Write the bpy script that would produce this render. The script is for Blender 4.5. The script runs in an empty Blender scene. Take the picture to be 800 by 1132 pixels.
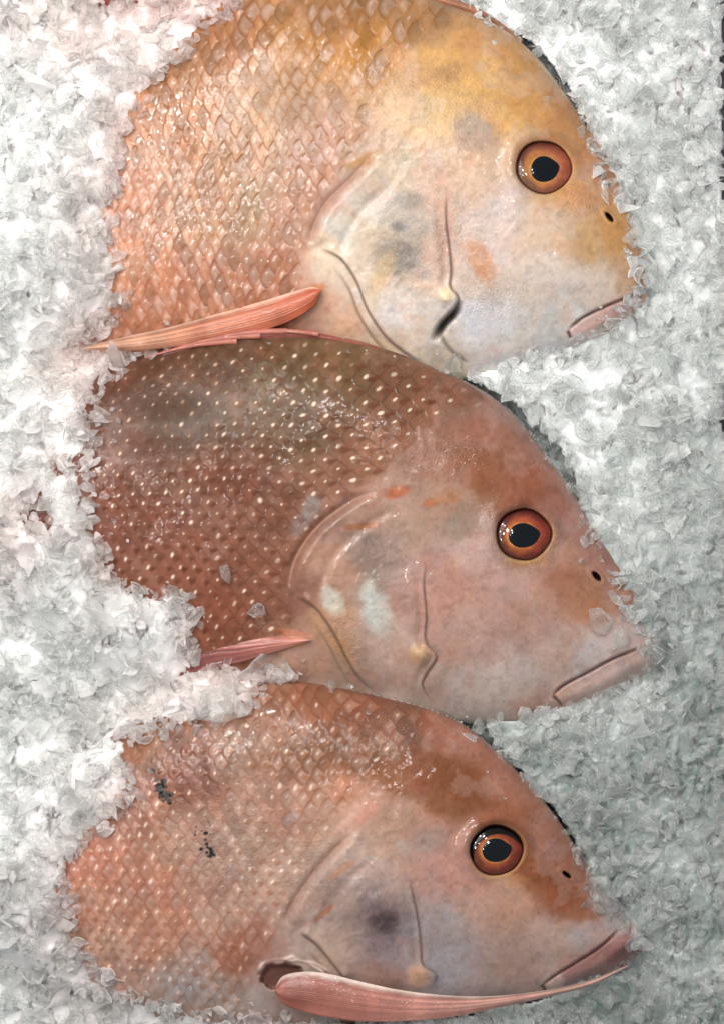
import bpy, math, random
import numpy as np

SC = bpy.context.scene
COL = SC.collection
S = 0.0005            # one working unit is half a millimetre
CAM_H = 1.30          # camera height over the middle plane of the fish, metres
rng = np.random.default_rng(7)
random.seed(7)

# ------------------------------------------------------------------ helpers
def place(u, v, z):
    """point seen at photo position (u, v) that lies z half-millimetres above the middle plane"""
    k = (CAM_H - np.asarray(z) * S) / CAM_H
    return np.stack([(np.asarray(u) - 400.0) * S * k, (566.0 - np.asarray(v)) * S * k,
                     np.asarray(z) * S + 0 * k], axis=-1)

def lin(c):
    c = np.asarray(c, float) / 255.0
    return np.where(c <= 0.04045, c / 12.92, ((c + 0.055) / 1.055) ** 2.4)

def sstep(a, b, x):
    t = np.clip((x - a) / (b - a), 0, 1)
    return t * t * (3 - 2 * t)

def vnoise(x, y, seed):
    xi = np.floor(x).astype(np.int64); yi = np.floor(y).astype(np.int64)
    fx = x - xi; fy = y - yi
    fx = fx * fx * (3 - 2 * fx); fy = fy * fy * (3 - 2 * fy)
    def h(a, b):
        n = (a * 374761393 + b * 668265263 + seed * 974711) & 0xFFFFFFFF
        n = ((n ^ (n >> 13)) * 1274126177) & 0xFFFFFFFF
        n = (n ^ (n >> 16)) & 0xFFFFFF
        return n / float(0xFFFFFF)
    a = h(xi, yi) * (1 - fx) + h(xi + 1, yi) * fx
    b = h(xi, yi + 1) * (1 - fx) + h(xi + 1, yi + 1) * fx
    return (a * (1 - fy) + b * fy) * 2 - 1

def fbm(u, v, scale, seed, octaves=3, gain=0.5):
    r = 0; amp = 1.0; tot = 0
    for k in range(octaves):
        r = r + amp * vnoise(u / scale * 2 ** k + 13.7 * k, v / scale * 2 ** k + 7.1 * k, seed + 17 * k)
        tot += amp; amp *= gain
    return r / tot

def spline(pts, n=8, closed=False):
    p = np.asarray(pts, float); m = len(p); out = []
    for i in range(m if closed else m - 1):
        if closed:
            a, b, c, d = p[(i - 1) % m], p[i], p[(i + 1) % m], p[(i + 2) % m]
        else:
            a, b, c, d = p[max(i - 1, 0)], p[i], p[i + 1], p[min(i + 2, m - 1)]
        for k in range(n):
            t = k / n
            out.append(0.5 * ((2 * b) + (c - a) * t + (2 * a - 5 * b + 4 * c - d) * t * t + (3 * b - a - 3 * c + d) * t ** 3))
    if not closed: out.append(p[-1])
    return np.array(out)

def seg_dist(u, v, line, closed=False):
    """distance, side (+ is right of the direction of travel on the page), place along 0..1, nearest point"""
    best = np.full(u.shape, 1e9); side = np.zeros(u.shape); tt = np.zeros(u.shape)
    nu = np.zeros(u.shape); nv = np.zeros(u.shape)
    n = len(line); last = n if closed else n - 1
    for i in range(last):
        ax, ay = line[i]; bx, by = line[(i + 1) % n]
        dx, dy = bx - ax, by - ay; L2 = dx * dx + dy * dy + 1e-12
        t = np.clip(((u - ax) * dx + (v - ay) * dy) / L2, 0, 1)
        qx = ax + t * dx; qy = ay + t * dy
        d = (u - qx) ** 2 + (v - qy) ** 2
        m = d < best
        best = np.where(m, d, best)
        side = np.where(m, np.sign(dx * (v - ay) - dy * (u - ax)), side)
        tt = np.where(m, (i + t) / last, tt)
        nu = np.where(m, qx, nu); nv = np.where(m, qy, nv)
    return np.sqrt(best), side, tt, nu, nv

def inside(u, v, poly):
    r = np.zeros(u.shape, bool); n = len(poly)
    for i in range(n):
        ax, ay = poly[i]; bx, by = poly[(i + 1) % n]
        if ay == by: continue
        c = (ay > v) != (by > v)
        r ^= c & (u < (bx - ax) * (v - ay) / (by - ay) + ax)
    return r

def blur(a, r):
    for _ in range(3):
        for ax in (0, 1):
            k = int(max(1, r)); p = [(0, 0), (0, 0)]; p[ax] = (k + 1, k)
            c = np.cumsum(np.pad(a, p, mode='edge'), axis=ax)
            a = (np.take(c, range(2 * k + 1, c.shape[ax]), axis=ax) - np.take(c, range(0, c.shape[ax] - 2 * k - 1), axis=ax)) / (2 * k + 1)
    return a

def mesh_obj(name, verts, faces, mat, parent=None, colors=None, extra=None, smooth=True):
    """faces: one (n,3) or (n,4) array, or a list of such arrays"""
    me = bpy.data.meshes.new(name)
    if isinstance(faces, np.ndarray): faces = [faces]
    faces = [f for f in faces if len(f)]
    idx = np.concatenate([f.ravel() for f in faces]).astype(np.int32)
    tot = np.concatenate([np.full(len(f), f.shape[1]) for f in faces]).astype(np.int32)
    start = np.concatenate([[0], np.cumsum(tot)[:-1]]).astype(np.int32)
    me.vertices.add(len(verts)); me.vertices.foreach_set('co', np.asarray(verts, np.float32).ravel())
    me.loops.add(len(idx)); me.loops.foreach_set('vertex_index', idx)
    me.polygons.add(len(tot)); me.polygons.foreach_set('loop_start', start); me.polygons.foreach_set('loop_total', tot)
    sm = np.full(len(tot), smooth) if isinstance(smooth, bool) else smooth
    me.polygons.foreach_set('use_smooth', sm)
    me.update(calc_edges=True); me.validate()
    if colors is not None:
        a = me.color_attributes.new('tint', 'FLOAT_COLOR', 'POINT')
        c = np.ones((len(verts), 4), np.float32); c[:, :3] = colors
        a.data.foreach_set('color', c.ravel())
    if extra is not None:
        for k, arr in extra.items():
            a = me.attributes.new(k, 'FLOAT', 'POINT'); a.data.foreach_set('value', np.asarray(arr, np.float32))
    me.materials.append(mat)
    o = bpy.data.objects.new(name, me); COL.objects.link(o)
    if parent is not None:
        o.parent = parent
        o.location = tuple(-parent.location)
    return o

def tag(o, label=None, cat=None, group=None, kind=None):
    if label: o['label'] = label
    if cat: o['category'] = cat
    if group: o['group'] = group
    if kind: o['kind'] = kind
    return o

def thing(name, loc, label, cat, group=None):
    o = bpy.data.objects.new(name, None); COL.objects.link(o); o.location = tuple(loc)
    o.empty_display_size = 0.02
    return tag(o, label, cat, group)

# ------------------------------------------------------------------ materials
def new_mat(name):
    m = bpy.data.materials.new(name); m.use_nodes = True
    nt = m.node_tree; nt.nodes.clear()
    def N(t, **kw):
        n = nt.nodes.new(t)
        for k, val in kw.items():
            if k.startswith('_'): setattr(n, k[1:], val)
            else: n.inputs[k.replace('__', ' ')].default_value = val
        return n
    out = N('ShaderNodeOutputMaterial')
    return m, nt, N, out

def mat_skin(name, rough=0.36, coat=0.42, sss=0.12):
    m, nt, N, out = new_mat(name); L = nt.links.new
    at = N('ShaderNodeAttribute', _attribute_name='tint')
    wet = N('ShaderNodeAttribute', _attribute_name='wet')
    tc = N('ShaderNodeTexCoord')
    n1 = N('ShaderNodeTexNoise', Scale=420.0, Detail=4.0, Roughness=0.65)
    n2 = N('ShaderNodeTexNoise', Scale=820.0, Detail=4.0, Roughness=0.62)
    n3 = N('ShaderNodeTexNoise', Scale=120.0, Detail=5.0, Roughness=0.7, Distortion=0.6)
    for n in (n1, n2, n3): L(tc.outputs['Object'], n.inputs['Vector'])
    r = N('ShaderNodeMapRange'); r.inputs['From Min'].default_value = 0.3; r.inputs['From Max'].default_value = 0.7
    r.inputs['To Min'].default_value = 0.92; r.inputs['To Max'].default_value = 1.07
    L(n1.outputs['Fac'], r.inputs['Value'])
    r3 = N('ShaderNodeMapRange'); r3.inputs['From Min'].default_value = 0.3; r3.inputs['From Max'].default_value = 0.7
    r3.inputs['To Min'].default_value = 0.95; r3.inputs['To Max'].default_value = 1.05
    L(n3.outputs['Fac'], r3.inputs['Value'])
    mu = N('ShaderNodeMath', _operation='MULTIPLY'); L(r.outputs[0], mu.inputs[0]); L(r3.outputs[0], mu.inputs[1])
    mx = N('ShaderNodeVectorMath', _operation='SCALE'); L(at.outputs['Color'], mx.inputs[0]); L(mu.outputs[0], mx.inputs['Scale'])
    b1 = N('ShaderNodeBump', Strength=0.06, Distance=0.0006); L(n1.outputs['Fac'], b1.inputs['Height'])
    b2 = N('ShaderNodeBump', Distance=0.001); L(n2.outputs['Fac'], b2.inputs['Height']); L(b1.outputs[0], b2.inputs['Normal'])
    ws = N('ShaderNodeMath', _operation='MULTIPLY_ADD'); L(wet.outputs['Fac'], ws.inputs[0]); ws.inputs[1].default_value = 1.0; ws.inputs[2].default_value = 0.04
    L(ws.outputs[0], b2.inputs['Strength'])
    p = N('ShaderNodeBsdfPrincipled', IOR=1.4)
    rr = N('ShaderNodeMapRange'); rr.inputs['To Min'].default_value = rough - 0.1; rr.inputs['To Max'].default_value = rough + 0.14
    L(n3.outputs['Fac'], rr.inputs['Value'])
    pe = N('ShaderNodeAttribute', _attribute_name='pearl')
    pr = N('ShaderNodeMath', _operation='MULTIPLY_ADD'); L(pe.outputs['Fac'], pr.inputs[0]); pr.inputs[1].default_value = -0.12; L(rr.outputs[0], pr.inputs[2]); L(pr.outputs[0], p.inputs['Roughness'])
    ps = N('ShaderNodeMath', _operation='MULTIPLY_ADD'); L(pe.outputs['Fac'], ps.inputs[0]); ps.inputs[1].default_value = 0.12; ps.inputs[2].default_value = 0.2; L(ps.outputs[0], p.inputs['Specular IOR Level'])
    cw = N('ShaderNodeMath', _operation='MULTIPLY_ADD'); L(wet.outputs['Fac'], cw.inputs[0]); cw.inputs[1].default_value = 0.45; cw.inputs[2].default_value = coat
    cv = N('ShaderNodeMath', _operation='MULTIPLY_ADD'); cv.use_clamp = True; L(pe.outputs['Fac'], cv.inputs[0]); cv.inputs[1].default_value = 0.5; L(cw.outputs[0], cv.inputs[2]); L(cv.outputs[0], p.inputs['Coat Weight'])
    p.inputs['Coat Roughness'].default_value = 0.07
    p.inputs['Subsurface Weight'].default_value = sss; p.inputs['Subsurface Scale'].default_value = 0.002
    p.inputs['Subsurface Radius'].default_value = (1.0, 0.45, 0.3)
    L(mx.outputs[0], p.inputs['Base Color']); L(b2.outputs[0], p.inputs['Normal']); L(b2.outputs[0], p.inputs['Coat Normal'])
    L(p.outputs[0], out.inputs[0])
    return m

def mat_eye(name):
    m, nt, N, out = new_mat(name); L = nt.links.new
    at = N('ShaderNodeAttribute', _attribute_name='tint')
    tc = N('ShaderNodeTexCoord'); n = N('ShaderNodeTexNoise', Scale=700.0, Detail=4.0)
    L(tc.outputs['Object'], n.inputs['Vector'])
    r = N('ShaderNodeMapRange'); r.inputs['To Min'].default_value = 0.75; r.inputs['To Max'].default_value = 1.25
    L(n.outputs['Fac'], r.inputs['Value'])
    mx = N('ShaderNodeVectorMath', _operation='SCALE'); L(at.outputs['Color'], mx.inputs[0]); L(r.outputs[0], mx.inputs['Scale'])
    p = N('ShaderNodeBsdfPrincipled', Roughness=0.3); p.inputs['Specular IOR Level'].default_value = 0.05
    p.inputs['Coat Weight'].default_value = 1.0; p.inputs['Coat Roughness'].default_value = 0.03
    n5 = N('ShaderNodeTexNoise', Scale=260.0, Detail=2.0); L(tc.outputs['Object'], n5.inputs['Vector'])
    b = N('ShaderNodeBump', Strength=0.12, Distance=0.0008); L(n5.outputs['Fac'], b.inputs['Height'])
    L(b.outputs[0], p.inputs['Coat Normal'])
    L(mx.outputs[0], p.inputs['Base Color']); L(p.outputs[0], out.inputs[0])
    return m

def mat_ice(name, body=0.10, rim=1.0):
    """clear chips whose broken rims are frosted white"""
    m, nt, N, out = new_mat(name); L = nt.links.new
    tc = N('ShaderNodeTexCoord'); at = N('ShaderNodeAttribute', _attribute_name='rim')
    n = N('ShaderNodeTexNoise', Scale=150.0, Detail=6.0, Roughness=0.7); L(tc.outputs['Object'], n.inputs['Vector'])
    nb = N('ShaderNodeTexNoise', Scale=210.0, Detail=6.0, Roughness=0.6, Distortion=0.8); L(tc.outputs['Object'], nb.inputs['Vector'])
    b = N('ShaderNodeBump', Strength=0.55, Distance=0.0014); L(nb.outputs['Fac'], b.inputs['Height'])
    tint = (0.955, 0.962, 0.955, 1)
    df = N('ShaderNodeBsdfDiffuse', Color=tint); tl = N('ShaderNodeBsdfTranslucent', Color=tint)
    sa = N('ShaderNodeAttribute', _attribute_name='pink_cast'); sc_ = N('ShaderNodeMix', _data_type='RGBA'); sc_.inputs[6].default_value = tint; sc_.inputs[7].default_value = (0.95, 0.80, 0.77, 1)
    L(sa.outputs['Fac'], sc_.inputs[0])
    for q in (df, tl): L(b.outputs[0], q.inputs['Normal']); L(sc_.outputs[2], q.inputs['Color'])
    m1 = N('ShaderNodeMixShader', Fac=0.5); L(df.outputs[0], m1.inputs[1]); L(tl.outputs[0], m1.inputs[2])
    tr = N('ShaderNodeBsdfTransparent', Color=(0.986, 0.99, 0.987, 1))
    lw = N('ShaderNodeLayerWeight', Blend=0.5)
    fa = N('ShaderNodeMapRange'); L(n.outputs['Fac'], fa.inputs['Value'])
    fa.inputs['From Min'].default_value = 0.38; fa.inputs['From Max'].default_value = 0.68
    fa.inputs['To Min'].default_value = 0.02; fa.inputs['To Max'].default_value = 2.2 * body
    f2 = N('ShaderNodeMath', _operation='MULTIPLY_ADD'); L(at.outputs['Fac'], f2.inputs[0]); f2.inputs[1].default_value = rim; L(fa.outputs[0], f2.inputs[2])
    pw = N('ShaderNodeMath', _operation='POWER'); L(lw.outputs['Facing'], pw.inputs[0]); pw.inputs[1].default_value = 2.2
    f3 = N('ShaderNodeMath', _operation='MULTIPLY_ADD'); f3.use_clamp = True; L(pw.outputs[0], f3.inputs[0]); f3.inputs[1].default_value = 0.45; L(f2.outputs[0], f3.inputs[2])
    m2 = N('ShaderNodeMixShader'); L(f3.outputs[0], m2.inputs[0])
    rg = N('ShaderNodeBsdfRefraction', IOR=1.18, Roughness=0.1, Color=(0.98, 0.99, 0.985, 1)); L(b.outputs[0], rg.inputs['Normal'])
    m0 = N('ShaderNodeMixShader', Fac=0.45); L(tr.outputs[0], m0.inputs[1]); L(rg.outputs[0], m0.inputs[2]); L(m0.outputs[0], m2.inputs[1]); L(m1.outputs[0], m2.inputs[2])
    gl = N('ShaderNodeBsdfGlossy', Roughness=0.10, Color=(1, 1, 1, 1)); L(b.outputs[0], gl.inputs['Normal'])
    fr = N('ShaderNodeFresnel', IOR=1.33); L(b.outputs[0], fr.inputs['Normal'])
    ge = N('ShaderNodeNewGeometry'); iv = N('ShaderNodeMath', _operation='SUBTRACT'); iv.inputs[0].default_value = 1.0; L(ge.outputs['Backfacing'], iv.inputs[1])
    fm = N('ShaderNodeMath', _operation='MULTIPLY'); L(fr.outputs[0], fm.inputs[0]); L(iv.outputs[0], fm.inputs[1])
    m3 = N('ShaderNodeMixShader'); L(fm.outputs[0], m3.inputs[0]); L(m2.outputs[0], m3.inputs[1]); L(gl.outputs[0], m3.inputs[2])
    L(m3.outputs[0], out.inputs[0])
    return m

def mat_bed(name):
    m, nt, N, out = new_mat(name); L = nt.links.new
    tc = N('ShaderNodeTexCoord'); n = N('ShaderNodeTexNoise', Scale=90.0, Detail=6.0, Roughness=0.65); L(tc.outputs['Object'], n.inputs['Vector'])
    cr = N('ShaderNodeMix', _data_type='RGBA'); cr.inputs[6].default_value = (0.86, 0.885, 0.875, 1); cr.inputs[7].default_value = (0.92, 0.935, 0.93, 1)
    L(n.outputs['Fac'], cr.inputs[0])
    at = N('ShaderNodeAttribute', _attribute_name='rim'); c2 = N('ShaderNodeMix', _data_type='RGBA'); c2.inputs[7].default_value = (0.26, 0.31, 0.29, 1)  # dark mix carries the painted falloff and slot shade
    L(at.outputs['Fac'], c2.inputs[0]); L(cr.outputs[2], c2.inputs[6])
    sa = N('ShaderNodeAttribute', _attribute_name='pink_cast'); c3 = N('ShaderNodeMix', _data_type='RGBA'); c3.inputs[7].default_value = (0.93, 0.74, 0.70, 1)
    L(sa.outputs['Fac'], c3.inputs[0]); L(c2.outputs[2], c3.inputs[6])
    p = N('ShaderNodeBsdfPrincipled', Roughness=0.3, IOR=1.31); L(c3.outputs[2], p.inputs['Base Color'])
    p.inputs['Subsurface Weight'].default_value = 1.0; p.inputs['Subsurface Scale'].default_value = 0.006; p.inputs['Subsurface Radius'].default_value = (0.9, 1.0, 1.0)
    nb = N('ShaderNodeTexNoise', Scale=260.0, Detail=4.0); L(tc.outputs['Object'], nb.inputs['Vector'])
    b = N('ShaderNodeBump', Strength=0.4, Distance=0.0012); L(nb.outputs['Fac'], b.inputs['Height']); L(b.outputs[0], p.inputs['Normal'])
    L(p.outputs[0], out.inputs[0])
    return m

def mat_plain(name, col, rough=0.5):
    m, nt, N, out = new_mat(name); L = nt.links.new
    tc = N('ShaderNodeTexCoord'); n = N('ShaderNodeTexNoise', Scale=60.0, Detail=5.0); L(tc.outputs['Object'], n.inputs['Vector'])
    r = N('ShaderNodeMapRange'); r.inputs['To Min'].default_value = 0.7; r.inputs['To Max'].default_value = 1.3; L(n.outputs['Fac'], r.inputs['Value'])
    mx = N('ShaderNodeVectorMath', _operation='SCALE'); mx.inputs[0].default_value = col; L(r.outputs[0], mx.inputs['Scale'])
    p = N('ShaderNodeBsdfPrincipled', Roughness=rough); L(mx.outputs[0], p.inputs['Base Color']); L(p.outputs[0], out.inputs[0])
    return m

M_SKIN = mat_skin('wet_fish_skin')
M_FIN = mat_skin('wet_fin_skin', 0.32, 0.7, 0.2)
M_EYE = mat_eye('fish_eye')
M_ICE = mat_ice('crushed_ice')
M_BED = mat_bed('packed_ice')
M_TRAY = mat_plain('black_tray', (0.012, 0.012, 0.013), 0.4)

# ------------------------------------------------------------------ the fish
FISH = []
exec_fish = []
F1 = dict(
    outline=[(-90, 300), (-60, 200), (30, 110), (110, 52), (190, 18), (260, -14), (340, -32), (420, -22), (480, 0), (540, 22), (585, 55), (620, 98), (648, 140),
             (670, 172), (692, 215), (708, 255), (722, 300), (722, 325), (706, 348), (680, 372), (650, 386), (605, 400), (560, 412), (515, 420),
             (470, 416), (420, 405), (360, 398), (280, 404), (200, 410), (110, 408), (20, 392), (-60, 350)],
    glint_paint=0.30, dotb=0.02, shine=0.5, chaos=1.0, dotp=0.5, body_tone=(0.82, 0.76, 0.72), tone=0.90, con=1.36, sat=1.08, mott=((212, 196, 184), (222, 164, 128)), Z=78, R=165, z0=2, tilt=0.10, vc=200,
    eye=(600, 185, 30), pupil=(601, 187, 15, 14.2), nostril=(673, 240, 8, 3.2, 50),
    gill=[(422, 168), (398, 196), (366, 228), (351, 258), (352, 274), (376, 286), (394, 312), (406, 342), (426, 372), (450, 392), (482, 412)],
    pre=[(494, 208), (493, 240), (497, 275), (499, 300), (498, 317), (507, 330), (498, 350), (481, 376)],
    slit=[(510, 331), (503, 344), (491, 357), (484, 368), (478, 379)], knob=(493, 327, 10),
    crease=[(484, 366), (498, 388), (520, 403)],
    mouth=[(627, 366), (641, 353), (664, 341), (690, 330), (722, 318)], corner=[(627, 365), (631, 375)],
    lip=[(634, 372), (660, 360), (690, 345), (712, 334)],
    scale_edge=[(560, 20), (470, 40), (432, 92), (418, 135), (396, 172), (370, 205), (350, 240), (340, 285), (330, 335), (330, 420)],
    sx=(115, 10.5, 420, 17.5), sy=(13, 16), samp=2.6,
    dot=((246, 226, 208), 0.13, 0.35), blob=((194, 122, 52), 0.32, 0.6), bead=0.5, edge=((172, 96, 62), 0.55), inner=((206, 186, 160), 0.28),
    ctrl=[(240, 40, 186, 134, 96), (200, 80, 184, 136, 100), (150, 150, 200, 150, 120), (140, 220, 214, 160, 136), (130, 300, 220, 165, 142), (180, 330, 210, 148, 122), (60, 250, 215, 160, 140),
          (250, 310, 203, 150, 126), (300, 300, 203, 145, 120), (220, 230, 205, 165, 140), (280, 230, 200, 170, 142), (320, 250, 205, 165, 146), (260, 160, 205, 165, 135), (300, 350, 190, 120, 95),
          (200, 130, 205, 150, 112), (300, 130, 212, 178, 146), (350, 170, 205, 165, 146), (330, 70, 198, 148, 96), (400, 60, 202, 150, 92), (380, 10, 186, 138, 95), (470, 10, 190, 146, 104),
          (540, 35, 212, 156, 100), (590, 80, 214, 158, 96), (630, 130, 212, 150, 96), (660, 190, 214, 150, 104), (530, 80, 226, 174, 102), (480, 80, 224, 172, 106), (440, 120, 226, 188, 150),
          (480, 130, 228, 188, 132), (550, 130, 224, 174, 108), (580, 110, 214, 158, 92), (520, 180, 214, 180, 152), (530, 150, 188, 166, 146), (640, 210, 220, 160, 112), (680, 260, 214, 158, 98),
          (700, 300, 205, 165, 130), (650, 270, 206, 166, 118), (600, 250, 214, 184, 156), (560, 240, 212, 190, 178), (540, 280, 214, 196, 188), (600, 300, 212, 194, 180), (650, 315, 210, 194, 182),
          (620, 345, 206, 201, 196), (560, 370, 212, 207, 206), (520, 360, 210, 206, 208), (530, 310, 210, 190, 176), (470, 200, 214, 176, 152), (440, 190, 206, 186, 162), (420, 220, 204, 186, 170),
          (450, 260, 196, 180, 164), (440, 283, 176, 160, 144), (400, 260, 214, 194, 172), (370, 290, 226, 202, 176), (400, 330, 226, 208, 190), (440, 340, 222, 210, 202), (470, 360, 215, 206, 196),
          (480, 280, 214, 178, 158), (470, 310, 218, 190, 170), (380, 350, 224, 182, 152), (340, 345, 205, 150, 124), (360, 200, 208, 165, 146), (400, 170, 206, 168, 140), (480, 400, 204, 188, 168),
          (420, 390, 214, 186, 158), (580, 395, 205, 200, 196), (680, 350, 206, 170, 160)],
    patches=[(530, 287, 13, 26, -25, (214, 140, 82), 0.7, 0.5), (440, 283, 26, 15, 20, (150, 140, 130), 0.5, 0.5), (452, 222, 16, 10, 0, (160, 152, 140), 0.6, 0.5), (530, 152, 20, 12, -20, (168, 152, 138), 0.55, 0.6),
             (402, 232, 24, 8, 40, (215, 205, 190), 0.6, 0.5), (375, 250, 18, 14, 40, (205, 198, 186), 0.7, 0.4), (420, 305, 10, 30, 25, (222, 186, 130), 0.5, 0.5), (455, 85, 30, 14, -25, (196, 150, 104), 0.6, 0.5),
             (345, 322, 16, 6, -25, (232, 136, 50), 0.85, 0.3), (664, 352, 40, 7, -24, (206, 150, 142), 0.7, 0.3), (493, 326, 9, 9, 0, (240, 220, 176), 0.8, 0.4), (400, 178, 26, 5, -28, (200, 150, 90), 0.7, 0.4),
             (490, 245, 9, 40, 0, (218, 168, 146), 0.5, 0.4), (500, 80, 30, 10, -20, (176, 130, 96), 0.35, 0.5), (600, 221, 26, 5, 0, (222, 176, 110), 0.35, 0.7), (440, 250, 9, 6, 0, (120, 115, 115), 0.5, 0.6), (462, 300, 16, 8, 30, (160, 150, 150), 0.4, 0.6)],
    wet=[(650, 225, 34, 20), (540, 330, 60, 30), (480, 110, 80, 40), (330, 110, 60, 40), (470, 260, 60, 60)],
    eyecol=0)
F2 = dict(
    outline=[(-90, 560), (-50, 500), (20, 450), (90, 418), (150, 394), (200, 382), (260, 372), (320, 368), (380, 373), (430, 387), (480, 407), (530, 430), (570, 461), (603, 503),
             (630, 540), (654, 580), (684, 622), (708, 660), (728, 692), (736, 716), (726, 738), (700, 758), (660, 776), (620, 788), (580, 797), (545, 801), (515, 799), (480, 793),
             (440, 782), (400, 776), (340, 775), (280, 780), (200, 770), (110, 740), (20, 680), (-50, 620)],
    glint_paint=0.0, dotb=0.32, shine=-0.3, chaos=0.3, dotp=0.92, body_tone=(0.86, 0.80, 0.74), tone=0.90, con=1.32, sat=1.06, mott=((200, 166, 154), (188, 122, 98)), Z=76, R=160, z0=8, tilt=0.12, vc=585,
    eye=(578, 591, 29.5), pupil=(578, 592, 16.5, 13.5), nostril=(659, 637, 8, 3.6, 48),
    gill=[(424, 546), (396, 556), (356, 586), (332, 622), (324, 658), (350, 674), (371, 705), (386, 734), (401, 754), (425, 772)],
    pre=[(472, 618), (469, 645), (472, 680), (471, 708), (483, 726), (472, 745), (468, 760), (484, 780), (515, 795)],
    slit=None, knob=(464, 722, 12), crease=None,
    mouth=[(610, 770), (622, 758), (650, 743), (680, 727), (720, 712)], corner=[(610, 768), (622, 781)],
    lip=[(618, 776), (650, 763), (690, 742), (718, 730)],
    scale_edge=[(590, 440), (540, 448), (495, 462), (446, 496), (420, 528), (392, 552), (356, 584), (330, 620), (322, 655), (330, 690), (318, 720), (316, 800)],
    sx=(105, 13.5, 420, 29), sy=(11.5, 14), samp=1.1,
    dot=((240, 226, 210), 0.105, 0.95), blob=((122, 58, 26), 0.34, 0.8), bead=0.3, edge=((84, 58, 50), 0.5), inner=((160, 122, 104), 0.3),
    ctrl=[(150, 420, 122, 86, 70), (250, 400, 124, 95, 72), (200, 460, 114, 86, 60), (300, 430, 128, 106, 78), (380, 420, 142, 114, 86), (350, 480, 130, 102, 76), (440, 440, 150, 109, 87), (500, 440, 166, 120, 100),
          (550, 455, 180, 128, 112), (600, 510, 186, 130, 112), (640, 560, 192, 138, 122), (450, 480, 166, 116, 92), (530, 480, 176, 117, 93), (530, 520, 170, 105, 70), (480, 500, 176, 121, 97), (60, 560, 140, 85, 75),
          (150, 520, 142, 96, 79), (150, 570, 152, 99, 83), (250, 540, 146, 97, 80), (300, 560, 152, 107, 90), (200, 620, 166, 111, 94), (280, 640, 162, 109, 91), (320, 660, 162, 111, 93), (250, 670, 166, 106, 86),
          (120, 600, 158, 106, 92), (380, 520, 166, 121, 99), (360, 580, 176, 132, 114), (400, 550, 186, 141, 121), (370, 620, 196, 147, 118), (430, 555, 190, 151, 131), (440, 590, 182, 150, 132), (480, 560, 186, 146, 123),
          (510, 580, 174, 143, 121), (400, 600, 172, 143, 127), (410, 640, 176, 151, 137), (420, 690, 199, 167, 152), (440, 650, 187, 152, 140), (370, 690, 201, 152, 114), (340, 720, 196, 152, 128), (380, 745, 187, 153, 134),
          (440, 745, 202, 170, 153), (460, 640, 192, 151, 137), (490, 650, 200, 147, 130), (540, 650, 197, 152, 137), (520, 700, 197, 157, 142), (590, 690, 192, 152, 137), (560, 640, 192, 152, 137), (520, 610, 197, 162, 150),
          (620, 645, 183, 122, 90), (650, 670, 187, 128, 92), (620, 610, 190, 141, 117), (660, 600, 187, 133, 117), (690, 660, 190, 142, 122), (620, 720, 196, 167, 152), (570, 755, 202, 182, 172), (650, 725, 197, 184, 180),
          (520, 775, 197, 178, 168), (690, 708, 197, 178, 174), (660, 755, 208, 184, 176), (710, 735, 202, 178, 168), (470, 775, 180, 155, 140), (590, 785, 198, 158, 143), (610, 560, 182, 120, 100), (580, 540, 172, 102, 72)],
    patches=[(368, 665, 11, 17, -30, (206, 204, 190), 0.75, 0.35), (417, 678, 15, 26, -18, (196, 204, 196), 0.7, 0.45), (407, 655, 8, 14, 0, (200, 205, 195), 0.6, 0.5), (408, 612, 26, 22, 0, (150, 128, 118), 0.5, 0.6),
             (438, 544, 15, 7, -8, (206, 110, 62), 0.85, 0.5), (474, 556, 8, 5, -15, (206, 120, 76), 0.75, 0.5), (400, 582, 16, 4, -5, (190, 110, 50), 0.8, 0.4), (496, 550, 20, 8, -10, (196, 125, 70), 0.5, 0.6), (378, 715, 8, 22, -32, (206, 150, 96), 0.7, 0.4),
             (470, 680, 14, 45, 0, (204, 150, 128), 0.45, 0.5), (462, 722, 11, 10, 0, (226, 186, 140), 0.75, 0.4), (578, 622, 26, 5, 0, (200, 150, 70), 0.6, 0.5), (640, 758, 36, 7, -25, (206, 168, 156), 0.6, 0.4),
             (345, 560, 9, 14, 30, (170, 178, 180), 0.6, 0.5), (332, 580, 8, 14, 30, (165, 160, 165), 0.5, 0.5), (550, 455, 30, 10, 25, (170, 150, 140), 0.35, 0.6), (325, 700, 22, 4, 8, (226, 150, 120), 0.8, 0.4), (330, 712, 8, 4, 0, (206, 130, 60), 0.7, 0.4),
             (510, 578, 18, 12, 0, (160, 145, 128), 0.5, 0.6), (560, 560, 30, 10, -12, (160, 90, 55), 0.5, 0.6), (596, 666, 34, 22, 0, (182, 138, 122), 0.5, 0.6)],
    wet=[(235, 410, 55, 22), (180, 450, 60, 22), (170, 490, 40, 20), (500, 500, 60, 20), (380, 710, 30, 50), (300, 690, 40, 15), (578, 592, 45, 45)],
    eyecol=1)
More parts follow.
